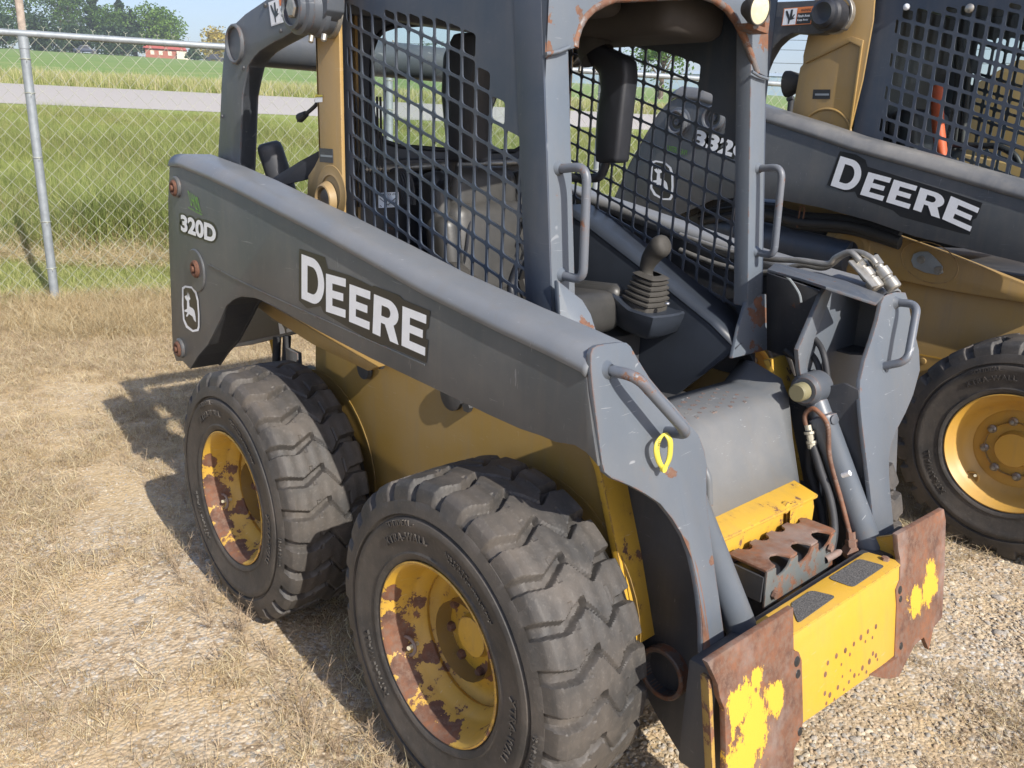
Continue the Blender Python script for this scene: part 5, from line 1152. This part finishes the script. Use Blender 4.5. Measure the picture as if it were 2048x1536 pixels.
def chain():
    w, h, r = .061, .066, .0020; segs = []
    for i in range(-60, 290):
        pts = []; k = 0; z = .06; ph = i % 2
        while z < 2.25:
            a = i*w+(w*.5 if (k+ph) % 2 else -w*.5); off = .004*(1 if (k % 2) else -1)
            pts.append((a+noise.noise(Vector((i*.3, z*2, 0)))*.008, off+noise.noise(Vector((a*1.3, z*1.5, 3)))*.02, z+noise.noise(Vector((a, z*3, 9)))*.006)); z += h; k += 1
        segs += list(zip(pts[:-1], pts[1:]))
        t_ = pts[-1]; n_ = (i*w+(w*.5 if (i % 2) == (k % 2) else -w*.5), 0, z)
        if i % 2 == 0: m_ = (t_[0], 0, t_[2]+.028); segs += [(t_, m_), (m_, (m_[0]-.016, 0, m_[2]+.016)), (m_, (m_[0]+.018, 0, m_[2]+.012))]
    sg = np.array(segs); P0 = sg[:, 0]; P1 = sg[:, 1]
    base = np.array([FX, FY, 0]); D = np.array(FD); Nn = np.array(FN)
    W0 = base+P0[:, :1]*D+P0[:, 1:2]*Nn; W0[:, 2] = P0[:, 2]; W1 = base+P1[:, :1]*D+P1[:, 1:2]*Nn; W1[:, 2] = P1[:, 2]
    d = W1-W0; d /= np.linalg.norm(d, axis=1)[:, None]; u = np.cross(d, Nn); u /= np.linalg.norm(u, axis=1)[:, None]; v = np.cross(d, u)
    V = np.concatenate([np.stack([Wx+(u*math.cos(t)+v*math.sin(t))*r for t in (0, 2.094, 4.189)], 1) for Wx in (W0, W1)], 1).reshape(-1, 3)
    b = np.arange(len(sg))[:, None]*6; F = np.concatenate([b+np.array([[i, (i+1) % 3, (i+1) % 3+3, i+3]]) for i in range(3)], 0)
    o = raw('wire_mesh', V, F, 'galvwire', fence, 180); o['kind'] = 'stuff'
chain()
# ================================================================== scatter helper (instances on points of one object)
HID = bpy.data.collections.new('sources')
def src(nm, variants):
    c = bpy.data.collections.new(nm)
    for o in variants: c.objects.link(o)
    return c
def meshobj(nm, v, f, mats, mi=None, smooth=False):
    me = bpy.data.meshes.new(nm); me.from_pydata([tuple(x) for x in v], [], [tuple(x) for x in f])
    for m in mats: me.materials.append(M[m] if isinstance(m, str) else m)
    if mi is not None: me.polygons.foreach_set('material_index', np.array(mi, np.int32))
    if smooth: me.shade_smooth()
    return bpy.data.objects.new(nm, me)
def scatter(nm, pts, scl, coll, label, cat, tilt=.25, seed=1):
    me = bpy.data.meshes.new(nm); me.vertices.add(len(pts)); me.vertices.foreach_set('co', np.asarray(pts, np.float32).ravel())
    at = me.attributes.new('scl', 'FLOAT', 'POINT'); at.data.foreach_set('value', np.asarray(scl, np.float32))
    rt = np.stack([rng.uniform(-tilt, tilt, len(pts)), rng.uniform(-tilt, tilt, len(pts)), rng.uniform(0, 6.283, len(pts))], 1).astype(np.float32)
    at = me.attributes.new('rot', 'FLOAT_VECTOR', 'POINT'); at.data.foreach_set('vector', rt.ravel())
    o = bpy.data.objects.new(nm, me); COL.objects.link(o); o['kind'] = 'stuff'; o['label'] = label; o['category'] = cat
    ng = bpy.data.node_groups.new(nm, 'GeometryNodeTree'); ng.interface.new_socket('Geometry', in_out='INPUT', socket_type='NodeSocketGeometry'); ng.interface.new_socket('Geometry', in_out='OUTPUT', socket_type='NodeSocketGeometry')
    n = ng.nodes; gi = n.new('NodeGroupInput'); go = n.new('NodeGroupOutput'); ip = n.new('GeometryNodeInstanceOnPoints'); ci = n.new('GeometryNodeCollectionInfo')
    ci.inputs['Collection'].default_value = coll; ci.inputs['Separate Children'].default_value = True; ci.inputs['Reset Children'].default_value = True
    a1 = n.new('GeometryNodeInputNamedAttribute'); a1.data_type = 'FLOAT'; a1.inputs['Name'].default_value = 'scl'
    a2 = n.new('GeometryNodeInputNamedAttribute'); a2.data_type = 'FLOAT_VECTOR'; a2.inputs['Name'].default_value = 'rot'
    L = ng.links; L.new(gi.outputs[0], ip.inputs['Points']); L.new(ci.outputs[0], ip.inputs['Instance']); ip.inputs['Pick Instance'].default_value = True
    L.new(a2.outputs['Attribute'], ip.inputs['Rotation']); L.new(a1.outputs['Attribute'], ip.inputs['Scale'])
    L.new(ip.outputs[0], go.inputs[0]); o.modifiers.new('scatter', 'NODES').node_group = ng
    return o
def leafmat(nm, a, b, tr=.25):
    s = N(nm); oi = s.n('ObjectInfo'); c = s.mix(oi.outputs['Random'], a, b)
    c = s.mix(s.math('MULTIPLY', s.noise(3, 3), .5), c, tuple(x*.6 for x in a)); s.set(c, .6, 0, .25)
    if tr:
        t = s.n('BsdfTranslucent'); s.l(c, t.inputs[0]); mx = s.n('MixShader'); mx.inputs[0].default_value = tr
        s.l(s.b.outputs[0], mx.inputs[1]); s.l(t.outputs[0], mx.inputs[2]); s.l(mx.outputs[0], s.t.nodes['Material Output'].inputs[0])
    return s.m
M['straw'] = leafmat('dry_straw', (.42, .30, .15), (.62, .48, .26)); M['strawp'] = leafmat('pale_straw', (.60, .50, .31), (.74, .65, .43))
M['grass'] = leafmat('green_grass', (.20, .26, .065), (.36, .40, .14), .35); M['grassy'] = leafmat('yellowing_grass', (.38, .42, .13), (.55, .52, .24), .3)
M['twig'] = leafmat('dry_weed', (.34, .25, .17), (.52, .41, .27), 0)
def tuft(nm, nb, h, spread, lean, wd, mats, segs=3):
    V, F, MI = [], [], []
    for b in range(nb):
        a = random.uniform(0, 6.283); r = spread*random.random(); x, y = r*math.cos(a), r*math.sin(a); hh = h*random.uniform(.45, 1.1); ln = lean*random.uniform(.3, 1.2); da = random.uniform(0, 6.283); wx, wy = -math.sin(da)*wd, math.cos(da)*wd; k = len(V)
        for i in range(segs+1):
            t = i/segs; px, py, pz = x+math.cos(da)*ln*hh*t*t, y+math.sin(da)*ln*hh*t*t, hh*t*(1-.25*ln*t)
            w = (1-t*.95); V += [(px-wx*w, py-wy*w, pz), (px+wx*w, py+wy*w, pz)]
        mi = random.randrange(len(mats))
        for i in range(segs): F.append((k+2*i, k+2*i+1, k+2*i+3, k+2*i+2)); MI.append(mi)
    return meshobj(nm, V, F, mats, MI)
# tall bank grass beyond the fence
gv = src('bank_grass_src', [tuft('blade_clump', 22, .42, .12, .55, .0035, ['grass', 'grass', 'grassy']) for _ in range(4)]+[tuft('blade_clump', 20, .36, .12, .8, .003, ['grassy', 'strawp', 'grass'])])
def rnd(n, a0, a1, s0, s1, pw=1.):
    a = rng.uniform(a0, a1, n); s = s0+(s1-s0)*rng.random(n)**pw; X = FX+FD.x*a+FN.x*s; Y = FY+FD.y*a+FN.y*s; return np.stack([X, Y, np.interp(s, SX, SZ)-.01], 1), a, s
p, a, s = rnd(42000, -3.5, 24, 1.9, 16.6, 1.25)
fn = np.array([noise.noise(Vector((x*.35, y*.35, 1.)))+.5*noise.noise(Vector((x*1.2, y*1.2, 4.))) for x, y in p[:, :2]])
keep = a < 2.5+s*1.3+5; p, a, s, fn = p[keep], a[keep], s[keep], fn[keep]
scatter('bank_grass', p, np.clip((1+.95*fn)*np.interp(s, [0, 6, 11, 17], [1.1, 1.2, .8, .40]), .25, 2), gv, 'tall green grass on the bank between the fence and the road', 'grass')
yv = src('band_grass_src', [tuft('blade_clump', 20, .34, .12, 1.1, .003, ['grassy', 'strawp', 'straw']) for _ in range(3)])
k = (fn > .05); q = p[k][:12000]; sq = s[k][:12000]; scatter('seeding_grass', q, rng.uniform(.8, 1.4, len(q))*np.interp(sq, [0, 6, 11, 17], [1.1, 1.1, .7, .35]), yv, 'pale seeding grass mixed through the green bank', 'grass', .4)
# mown strip under the fence and a band of cut straw
mv = src('mown_grass_src', [tuft('blade_clump', 16, .10, .09, .6, .003, ['grass', 'grassy', 'grassy']) for _ in range(3)])
p, a, s = rnd(15000, -3, 8, -.12, 2.3); scatter('mown_grass', p, rng.uniform(.7, 1.4, len(p)), mv, 'short mown grass under the chain link fence', 'grass')
sv = src('cut_straw_src', [tuft('straw_clump', 14, .20, .12, 2.2, .0026, ['strawp', 'straw', 'strawp']) for _ in range(3)])
p, a, s = rnd(6000, -3, 8, 1.15, 2.2)
keep = rng.random(len(p)) < np.clip(1.1-abs(s-1.65+.25*np.sin(a*1.3))/.4, 0, 1); p = p[keep]; scatter('cut_straw', p, rng.uniform(.7, 1.4, len(p)), sv, 'band of cut dry straw lying in front of the tall grass', 'straw', 1.0)
# reeds beyond the road
rv = src('reed_src', [tuft('reed_clump', 16, .95, .25, .5, .012, ['grassy', 'strawp', 'grass', 'grass', 'grassy']) for _ in range(3)])
p, a, s = rnd(17000, -6, 60, 26.3, 41)
scatter('roadside_reeds', p, rng.uniform(.35, .85, len(p))*np.clip(1.0-.05*(s-26), .25, 1), rv, 'ragged band of pale and green reeds beyond the road', 'reeds')
# dry straw grass at the foot of the fence, yard side
dv = src('dry_grass_src', [tuft('straw_clump', 26, .15, .10, 1.5, .0016, ['straw', 'strawp', 'straw']) for _ in range(4)])
p, a, s = rnd(9000, -3, 1.3, -1.5, .15); keep = rng.random(len(p)) < np.clip(1.15+(s)*.75+.35*np.sin(a*3.1), 0, 1)
scatter('dry_fence_grass', p[keep], rng.uniform(.45, 1.25, keep.sum()), dv, 'long straw coloured dry grass around the fence post foot', 'dry grass', .35)
# matted straw and litter on the yard
lv = src('litter_src', [tuft('litter_clump', 16, .05, .05, 2.2, .0012, ['straw', 'strawp', 'twig']) for _ in range(4)])
def yard(n, x0, x1, y0, y1): X = rng.uniform(x0, x1, n); Y = rng.uniform(y0, y1, n); return np.stack([X, Y, np.array([noise.noise(Vector((x*.8, y*.8, 0)))*.012+noise.noise(Vector((x*3, y*3, 5)))*.005 for x, y in zip(X, Y)])+.004], 1)
p = yard(115000, -7.4, 2.4, -3.2, 2.6)
d = np.array([noise.noise(Vector((x*.9, y*.9, 2.)))+.6*noise.noise(Vector((x*3.2, y*3.2, 7.))) for x, y in p[:, :2]])
prob = np.clip(.42+d*.9-np.minimum(p[:, 0]+2.4, 1.8)*.22, .03, 1.); k = rng.random(len(p)) < prob
scatter('dry_litter', p[k], rng.uniform(.5, 1.25, k.sum()), lv, 'matted dry grass litter over the gravel yard', 'dry grass', .6)
# stones
def stone(nm, mat):
    bm = bmesh.new(); bmesh.ops.create_icosphere(bm, subdivisions=2, radius=1); o_ = Vector((random.random()*50, random.random()*50, 0))
    sx_, sy_, sz_ = random.uniform(.8, 1.3), random.uniform(.7, 1.), random.uniform(.4, .65)
    for v in bm.verts:
        n_ = noise.noise(v.co*1.3+o_)*.35+noise.noise(v.co*3+o_)*.10; v.co = v.co*(1+n_); v.co.x *= sx_; v.co.y *= sy_; v.co.z *= sz_
    me = bpy.data.meshes.new(nm); bm.to_mesh(me); bm.free(); me.materials.append(mat); me.set_sharp_from_angle(angle=R_(40)); return bpy.data.objects.new(nm, me)
def stonem(nm, c1, c2): 
    s = N(nm); oi = s.n('ObjectInfo'); c = s.mix(oi.outputs['Random'], c1, c2); c = s.mix(s.ramp(s.noise(2.2, 4), .4, .7), c, tuple(x*.75 for x in c1)); s.bump(s.noise(6, 4), .3, .3); return s.set(c, .85, 0, .3)
sm = [stonem('buff_stone', (.50, .40, .27), (.42, .33, .22)), stonem('grey_stone', (.36, .33, .28), (.46, .40, .33)), stonem('brown_stone', (.42, .31, .20), (.50, .38, .25)), stonem('pale_stone', (.60, .52, .39), (.50, .41, .29))]
stv = src('stone_src', [stone('pebble', sm[i % 4]) for i in range(10)])
def hits(n, lo, hi, x0, x1, y0, y1, pw):
    p = yard(n, x0, x1, y0, y1); sc = lo+(hi-lo)*rng.random(n)**pw; p[:, 2] -= sc*.12; return p, sc
p, sc = hits(60000, .0022, .0115, .1, 2.6, -1.2, 2.0, 3.4); scatter('gravel', p, sc, stv, 'loose buff and grey gravel stones on the yard by the coupler', 'gravel', .5)
p, sc = hits(120000, .0022, .0068, -5, .3, -2.6, 1.6, 2.4); d = np.array([noise.noise(Vector((x*1.3, y*1.3, 11.))) for x, y in p[:, :2]]); k = rng.random(len(p)) < np.clip(.7+d*1.2, .12, 1)
scatter('gravel_packed', p[k], sc[k], stv, 'small packed gravel stones showing through the dry litter', 'gravel', .4)
p, sc = hits(260, .012, .026, -3, 2.4, -2., 1.6, 1.8); scatter('stray_stones', p, sc, stv, 'larger stray stones scattered over the gravel', 'gravel', .3)
# dry weeds along the tyres
wv_ = []
for i in range(3):
    bm = bmesh.new()
    for b in range(7):
        a = random.uniform(0, 6.28); l = random.uniform(.10, .24); d0 = Vector((math.cos(a)*.4, math.sin(a)*.4, 1)).normalized(); pts = [Vector((0, 0, 0))+d0*l*t+Vector((random.uniform(-.008, .008), random.uniform(-.008, .008), 0)) for t in np.linspace(0, 1, 5)]
        add_tube(bm, pts, [.0013, .0012, .001, .0008, .0005], 3, False)
        for t_ in range(6):
            q = pts[random.randrange(1, 5)]; e = q+Vector((random.uniform(-1, 1), random.uniform(-1, 1), random.uniform(.2, 1))).normalized()*random.uniform(.02, .05); add_tube(bm, [q, e], [.0008, .0004], 3, False)
            bmesh.ops.create_icosphere(bm, subdivisions=0, radius=.0024, matrix=Matrix.Translation(e)) if False else None
    me = bpy.data.meshes.new('weed'); bm.to_mesh(me); bm.free(); me.materials.append(M['twig']); wv_.append(bpy.data.objects.new('weed', me))
wsrc = src('weed_src', wv_)
pts = []
for i in range(26): t = random.random(); pts.append((-1.75+1.0*t+random.uniform(-.03, .03), -.83-.02*t+random.gauss(0, .03), 0))
for i in range(9): t = random.random(); pts.append((-.62+.55*t, -.86+random.gauss(0, .03), 0))
for i in range(30): pts.append((-2.1+random.gauss(0, .25), -.5+random.gauss(0, .15), 0))
scatter('dry_weeds', pts, rng.uniform(.3, .8, len(pts)), wsrc, 'thin dry weeds standing against the near tyres', 'dry weeds', .5)

# ================================================================== far background
def at(az, d):   # ground point at bearing az (degrees) and distance d from the camera
    a = R_(az); x, y = CAM[0]+d*math.cos(a), CAM[1]+d*math.sin(a); return Vector((x, y, float(tz(x, y))))
def crown_mat(nm, a, b):
    s = N(nm); c = s.mix(s.ramp(s.noise(.35, 5, .7), .35, .65), a, b); s.set(c, .7, 0, .2)
    t = s.n('BsdfTranslucent'); s.l(c, t.inputs[0]); mx = s.n('MixShader'); mx.inputs[0].default_value = .3
    s.l(s.b.outputs[0], mx.inputs[1]); s.l(t.outputs[0], mx.inputs[2]); s.l(mx.outputs[0], s.t.nodes['Material Output'].inputs[0]); return s.m
CM = {'green': crown_mat('leaf_green', (.075, .15, .03), (.15, .24, .06)), 'dark': crown_mat('leaf_dark', (.045, .085, .04), (.085, .13, .06)), 'bright': crown_mat('leaf_bright', (.11, .21, .035), (.19, .29, .06)), 'gold': crown_mat('leaf_gold', (.40, .32, .05), (.52, .40, .09)), 'grey': crown_mat('leaf_grey', (.13, .16, .12), (.20, .22, .17))}
M['bark'] = simple('bark', (.12, .09, .07), .9, 0, .3, 5)
def tree(p, h, w, kind, label, conifer=False, n=2600, leaf=.55, trunk=.16, base=.12, sparse=False):
    t = thing('tree', label, 'tree', p, 'trees beyond the field')
    rr = random.Random(int(p.x*7+p.y*13)); lobes = []
    for i in range(13):
        a, r_, z = rr.uniform(0, 6.28), rr.uniform(.1, .62)*w/2, rr.uniform(base+.12, .88); lobes.append((Vector((r_*math.cos(a), r_*math.sin(a), z*h)), rr.uniform(.20, .38)*w*(1.05-.5*abs(z-.5))))
    V = []; F = []
    while len(F) < n:
        if conifer:
            z = base+(1-base)*rr.random()**.8; rad = w/2*(1-z)**.8*(.75+.35*math.sin(z*38+rr.random())); a = rr.uniform(0, 6.28); r_ = rad*rr.random()**.35; c = Vector((r_*math.cos(a), r_*math.sin(a), z*h))
        else:
            lc, lr = lobes[rr.randrange(13)]; d = Vector((rr.gauss(0, 1), rr.gauss(0, 1), rr.gauss(0, 1))).normalized()*lr*rr.random()**.33; d.z *= .85; c = lc+d
            if noise.noise(c*(.55 if not sparse else .8)+Vector(p)) < (-.12 if not sparse else .05): continue
        u = Vector((rr.gauss(0, 1), rr.gauss(0, 1), rr.gauss(0, .6))).normalized(); v = u.orthogonal().normalized(); s_ = leaf*rr.uniform(.5, 1.2); k = len(V)
        V += [c+u*s_*.6, c+v*s_*.35, c-u*s_*.6, c-v*s_*.35]; F.append((k, k+1, k+2, k+3))
    raw('crown', [Vector(p)+v for v in V], F, CM[kind], t)
    bm = bmesh.new(); add_tube(bm, [Vector(p)+Vector((0, 0, -.3)), Vector(p)+Vector((w*.01, 0, h*.4)), Vector(p)+Vector((0, w*.02, h*.8))], [trunk*w*.14+.1, trunk*w*.09+.06, .04], 8)
    for i in range(7):
        lc, lr = lobes[i]; z0 = Vector((0, 0, h*(.2+.06*i))); add_tube(bm, [Vector(p)+z0, Vector(p)+(z0+lc)*.5+Vector((0, 0, h*.02)), Vector(p)+lc], [trunk*w*.04+.04, trunk*w*.025+.03, .02], 6)
    bmobj('trunk', bm, 'bark', t)
    return t
def hgt(az, d, el): g = at(az, d); return CAM[2]+math.tan(R_(el))*d-g.z
tl_ = [(168.6, 285, 7.6, 22, 'green', 0, 'broad green tree at the far left edge, leftmost in the tree line'), (166.6, 292, 7.2, 20, 'green', 0, 'tall green tree second from the left edge, left of the fence post top'),
 (164.6, 288, 7.3, 20, 'green', 0, 'tall green tree right of the fence post top'), (164.2, 320, 6.9, 14, 'grey', 0, 'thin grey green tree with bare twigs showing above its neighbours'),
 (162.9, 290, 6.9, 13, 'dark', 1, 'tall dark spruce, the tallest conifer in the tree line'), (161.9, 282, 5.9, 14, 'green', 0, 'green tree right of the tall dark spruce'),
 (161.5, 290, 6.7, 11, 'dark', 1, 'narrow dark conifer with a pointed top, second conifer from the left'), (160.9, 285, 6.0, 12, 'dark', 1, 'low dark conifer beside the pointed one'), (160.8, 300, 5.9, 16, 'green', 0, 'green tree behind the two dark conifers'),
 (160.0, 280, 6.35, 16, 'bright', 0, 'bright green tree left of the tree line end'), (159.3, 284, 5.9, 15, 'bright', 0, 'rounded bright green tree at the right end of the tree line'),
 (156.2, 300, 5.15, 14, 'gold', 0, 'golden yellow tree standing alone right of the green tree line'), (157.6, 262, 4.25, 6, 'dark', 1, 'small blue green spruce near the red roofed house'),
 (165.6, 262, 5.2, 12, 'dark', 0, 'dark low tree in the shade under the left tall trees'), (163.9, 268, 5.0, 12, 'dark', 0, 'dark low tree left of the parked truck'), (161.6, 268, 4.9, 12, 'dark', 0, 'dark low tree right of the parked truck'), (167.9, 264, 5.2, 12, 'dark', 0, 'dark low tree at the far left edge'),
 (150.4, 320, 4.9, 14, 'green', 0, 'small green tree over the cross tube beside the yellow upright'), (148.9, 340, 5.5, 20, 'green', 0, 'green tree seen through the rear window, left part'), (147.3, 345, 5.1, 18, 'green', 0, 'green tree seen through the rear window, middle'), (143.4, 360, 4.9, 20, 'green', 0, 'green tree seen through the rear window, right part'), (141.0, 360, 4.8, 20, 'green', 0, 'green tree seen behind the raised seat bar pad')]
for (az, d, el, w, kind, con, lb) in tl_: tree(at(az, d), hgt(az, d, el), w, kind, lb, bool(con), n=3200 if d < 305 else 1800, leaf=.75)
tree(at(128.4, 75), hgt(128.4, 75, 6.3), 7.0, 'green', 'sparse young tree seen through the far side screen of the near loader', n=1500, leaf=.30, base=.35, sparse=True)
# low distant woods
def woods(az0, az1, d, el, nm, label):
    V = []; F = []
    for i in range(5200):
        az = rng.uniform(az0, az1); p = at(az, d+rng.uniform(-12, 12)); hmax = hgt(az, d, el)*(.72+.28*noise.noise(Vector((az*.9, 0, 0)))+.15*noise.noise(Vector((az*4, 3, 0))))
        c = p+Vector((0, 0, hmax*rng.random()**.7)); s_ = 1.6; u = Vector((rng.normal(), rng.normal(), rng.normal()*.6)).normalized(); v = u.orthogonal().normalized(); k = len(V)
        V += [c+u*s_, c+v*s_*.7, c-u*s_, c-v*s_*.7]; F.append((k, k+1, k+2, k+3))
    o = raw(nm, V, F, CM['grey'], None); o['kind'] = 'stuff'; o['label'] = label; o['category'] = 'woods'
woods(118, 157, 430, 4.35, 'distant_woods', 'low hazy line of distant woods along the horizon')
# house with a red roof
hp = at(159.2, 272); H = thing('house', 'low brick house with a red roof below the tree line', 'house', hp)
hr = R_(159.2); rx, ry = Vector((math.sin(hr), -math.cos(hr), 0)), Vector((math.cos(hr), math.sin(hr), 0))
def hb_(nm, a0, a1, b0, b1, z0, z1, mat, par_=H):
    c = [(a0, b0), (a1, b0), (a1, b1), (a0, b1)]; v = [hp+rx*a+ry*b+Vector((0, 0, z0)) for a, b in c]; return plate(nm, v, (0, 0, z1-z0), mat, par_, 0)
M['brick'] = simple('house_brick', (.36, .13, .09), .85, 0, .3, 3); M['roofred'] = simple('red_roof', (.42, .10, .08), .8, 0, .25, 2); M['cream'] = simple('cream_wall', (.62, .56, .46), .8, 0, .1, 2)
wl = hb_('wall', -5.2, 5.2, 0, 7, -.5, 2.5, 'brick'); hb_('wall', 3.0, 6.2, -1.5, -.02, -.5, 2.0, 'cream')
rf = raw('roof', [hp+rx*a+ry*b+Vector((0, 0, z)) for a, b, z in ((-5.8, -.6, 2.4), (5.8, -.6, 2.4), (5.8, 7.6, 2.4), (-5.8, 7.6, 2.4), (-5.0, 3.5, 4.3), (5.0, 3.5, 4.3))], [(0, 1, 5, 4), (2, 3, 4, 5), (1, 2, 5), (3, 0, 4), (3, 2, 1, 0)], 'roofred', H)
for a in (-3.4, -1.2, 1.2): hb_('window', a-.5, a+.5, -.03, -.002, .8, 1.9, 'cream')
def car(az, d, L, h, mat, nm, label, cat):
    p = at(az, d); t = thing(nm, label, cat, p); r_ = R_(az); ax, bx = Vector((math.sin(r_), -math.cos(r_), 0)), Vector((math.cos(r_), math.sin(r_), 0))
    prof = [(-.5, .25), (-.5, .52), (-.30, .58), (-.20, .95), (.12, 1.0), (.22, .60), (.48, .55), (.5, .25)]
    body = plate('body', [p+ax*a*L+Vector((0, 0, z*h)) for a, z in prof], bx*1.9, mat, t, .05)
    plate('window', [p-bx*.02+ax*a*L+Vector((0, 0, z*h)) for a, z in ((-.26, .62), (-.18, .90), (.10, .94), (.17, .62))], bx*.01, 'glassdark', t, 0)
    for a in (-.31, .31): lathe('wheel', [(0, 0), (0, .2*h), (.25, .2*h), (.25, 0)], p+ax*a*L-bx*.02+Vector((0, 0, .2*h)), bx, 'hose', t, 16)
M['glassdark'] = simple('dark_glass', (.03, .035, .045), .15); M['carblue'] = simple('dark_blue_car_paint', (.03, .04, .07), .3); M['carsilver'] = simple('silver_car_paint', (.45, .46, .48), .3)
car(163.5, 262, 5.6, 2.1, 'carblue', 'parked_truck', 'dark blue pickup truck parked under the trees beyond the field', 'truck')
car(156.4, 266, 5.2, 2.0, 'glassdark', 'parked_car', 'black car parked right of the red roofed house', 'car'); car(157.7, 276, 4.4, 1.5, 'carsilver', 'parked_car', 'silver car parked in front of the small spruce', 'car')
# long blue roofed shed on the right horizon
sp_ = at(128.5, 330); SH = thing('warehouse', 'long low blue grey warehouse on the right horizon behind the fence', 'warehouse', sp_)
r_ = R_(128.5); ax, bx = Vector((math.sin(r_), -math.cos(r_), 0)), Vector((math.cos(r_), math.sin(r_), 0))
M['shed'] = simple('blue_grey_sheet', (.24, .33, .40), .6, 0, .15, .2); M['shedroof'] = simple('pale_blue_roof', (.36, .44, .50), .6, 0, .15, .2)
plate('wall', [sp_-ax*52+Vector((0, 0, -2)), sp_+ax*60+Vector((0, 0, -2)), sp_+ax*60+Vector((0, 0, 5.2)), sp_-ax*52+Vector((0, 0, 5.2))], bx*20, 'shed', SH, 0)
raw('roof', [sp_-ax*53-bx*.5+Vector((0, 0, 5.2)), sp_+ax*61-bx*.5+Vector((0, 0, 5.2)), sp_+ax*61+bx*10+Vector((0, 0, 7)), sp_-ax*53+bx*10+Vector((0, 0, 7))], [(0, 1, 2, 3)], 'shedroof', SH)
# utility poles and lines
def pole(az, d, el, label):
    p = at(az, d); h = hgt(az, d, el); t = thing('utility_pole', label, 'utility pole', p, 'utility poles along the road')
    tube('pole', [p, p+Vector((0, 0, h))], .14, sp, t, 8); c = p+Vector((0, 0, h*.93)); tube('crossarm', [c-FD*1.3, c+FD*1.3], .09, sp, t, 6)
    return c
c1 = pole(145.6, 150, 5.3, 'utility pole seen through the rear window of the near loader'); c2 = pole(133.5, 120, 6.6, 'utility pole seen through the far side screen'); c3 = pole(108, 110, 6.4, 'utility pole hidden behind the second loader')
for k, dz in ((0, 0), (1, -1.1), (2, -2.6)):
    pts = []
    for A, B in ((c1, c2), (c2, c3)):
        for i in range(10): t = i/9; q = A.lerp(B, t); pts.append(q+Vector((0, 0, dz-3*4*t*(1-t)*.25)))
    o = tube('power_line', pts, .03, 'hose', None, 5); tag(o, ['topmost power line strung above the fence', 'middle power line strung above the fence', 'lowest power line strung above the fence'][k], 'power line', 'power lines')
# small green utility box beyond the fence
p = fpt(3.45, 3.0); p.z = float(tz(p.x, p.y)); ub = thing('utility_box', 'small green utility box in the grass, seen through the rear window', 'utility box', p); box('body', (p.x-.25, p.y-.25, p.z), (p.x+.25, p.y+.25, p.z+.75), simple('utility_green', (.14, .22, .15), .6), ub, .02); box('lid', (p.x-.28, p.y-.28, p.z+.75), (p.x+.28, p.y+.28, p.z+.80), 'utility_lid' if 'utility_lid' in M else simple('utility_lid', (.17, .25, .17), .6), ub, .01)

# haze: thin air round the whole place
hz = bmesh.new(); add_box(hz, (-1000, -1000, -1.2), (1000, 1000, 75)); me = bpy.data.meshes.new('haze'); hz.to_mesh(me); hz.free()
s = N('haze_air'); s.t.nodes.remove(s.b); pv = s.n('VolumePrincipled'); pv.inputs['Color'].default_value = (.92, .95, 1, 1); pv.inputs['Density'].default_value = .0008; pv.inputs['Anisotropy'].default_value = .3
s.l(pv.outputs[0], s.t.nodes['Material Output'].inputs['Volume']); me.materials.append(s.m)
hz = bpy.data.objects.new('haze', me); COL.objects.link(hz); hz['kind'] = 'stuff'
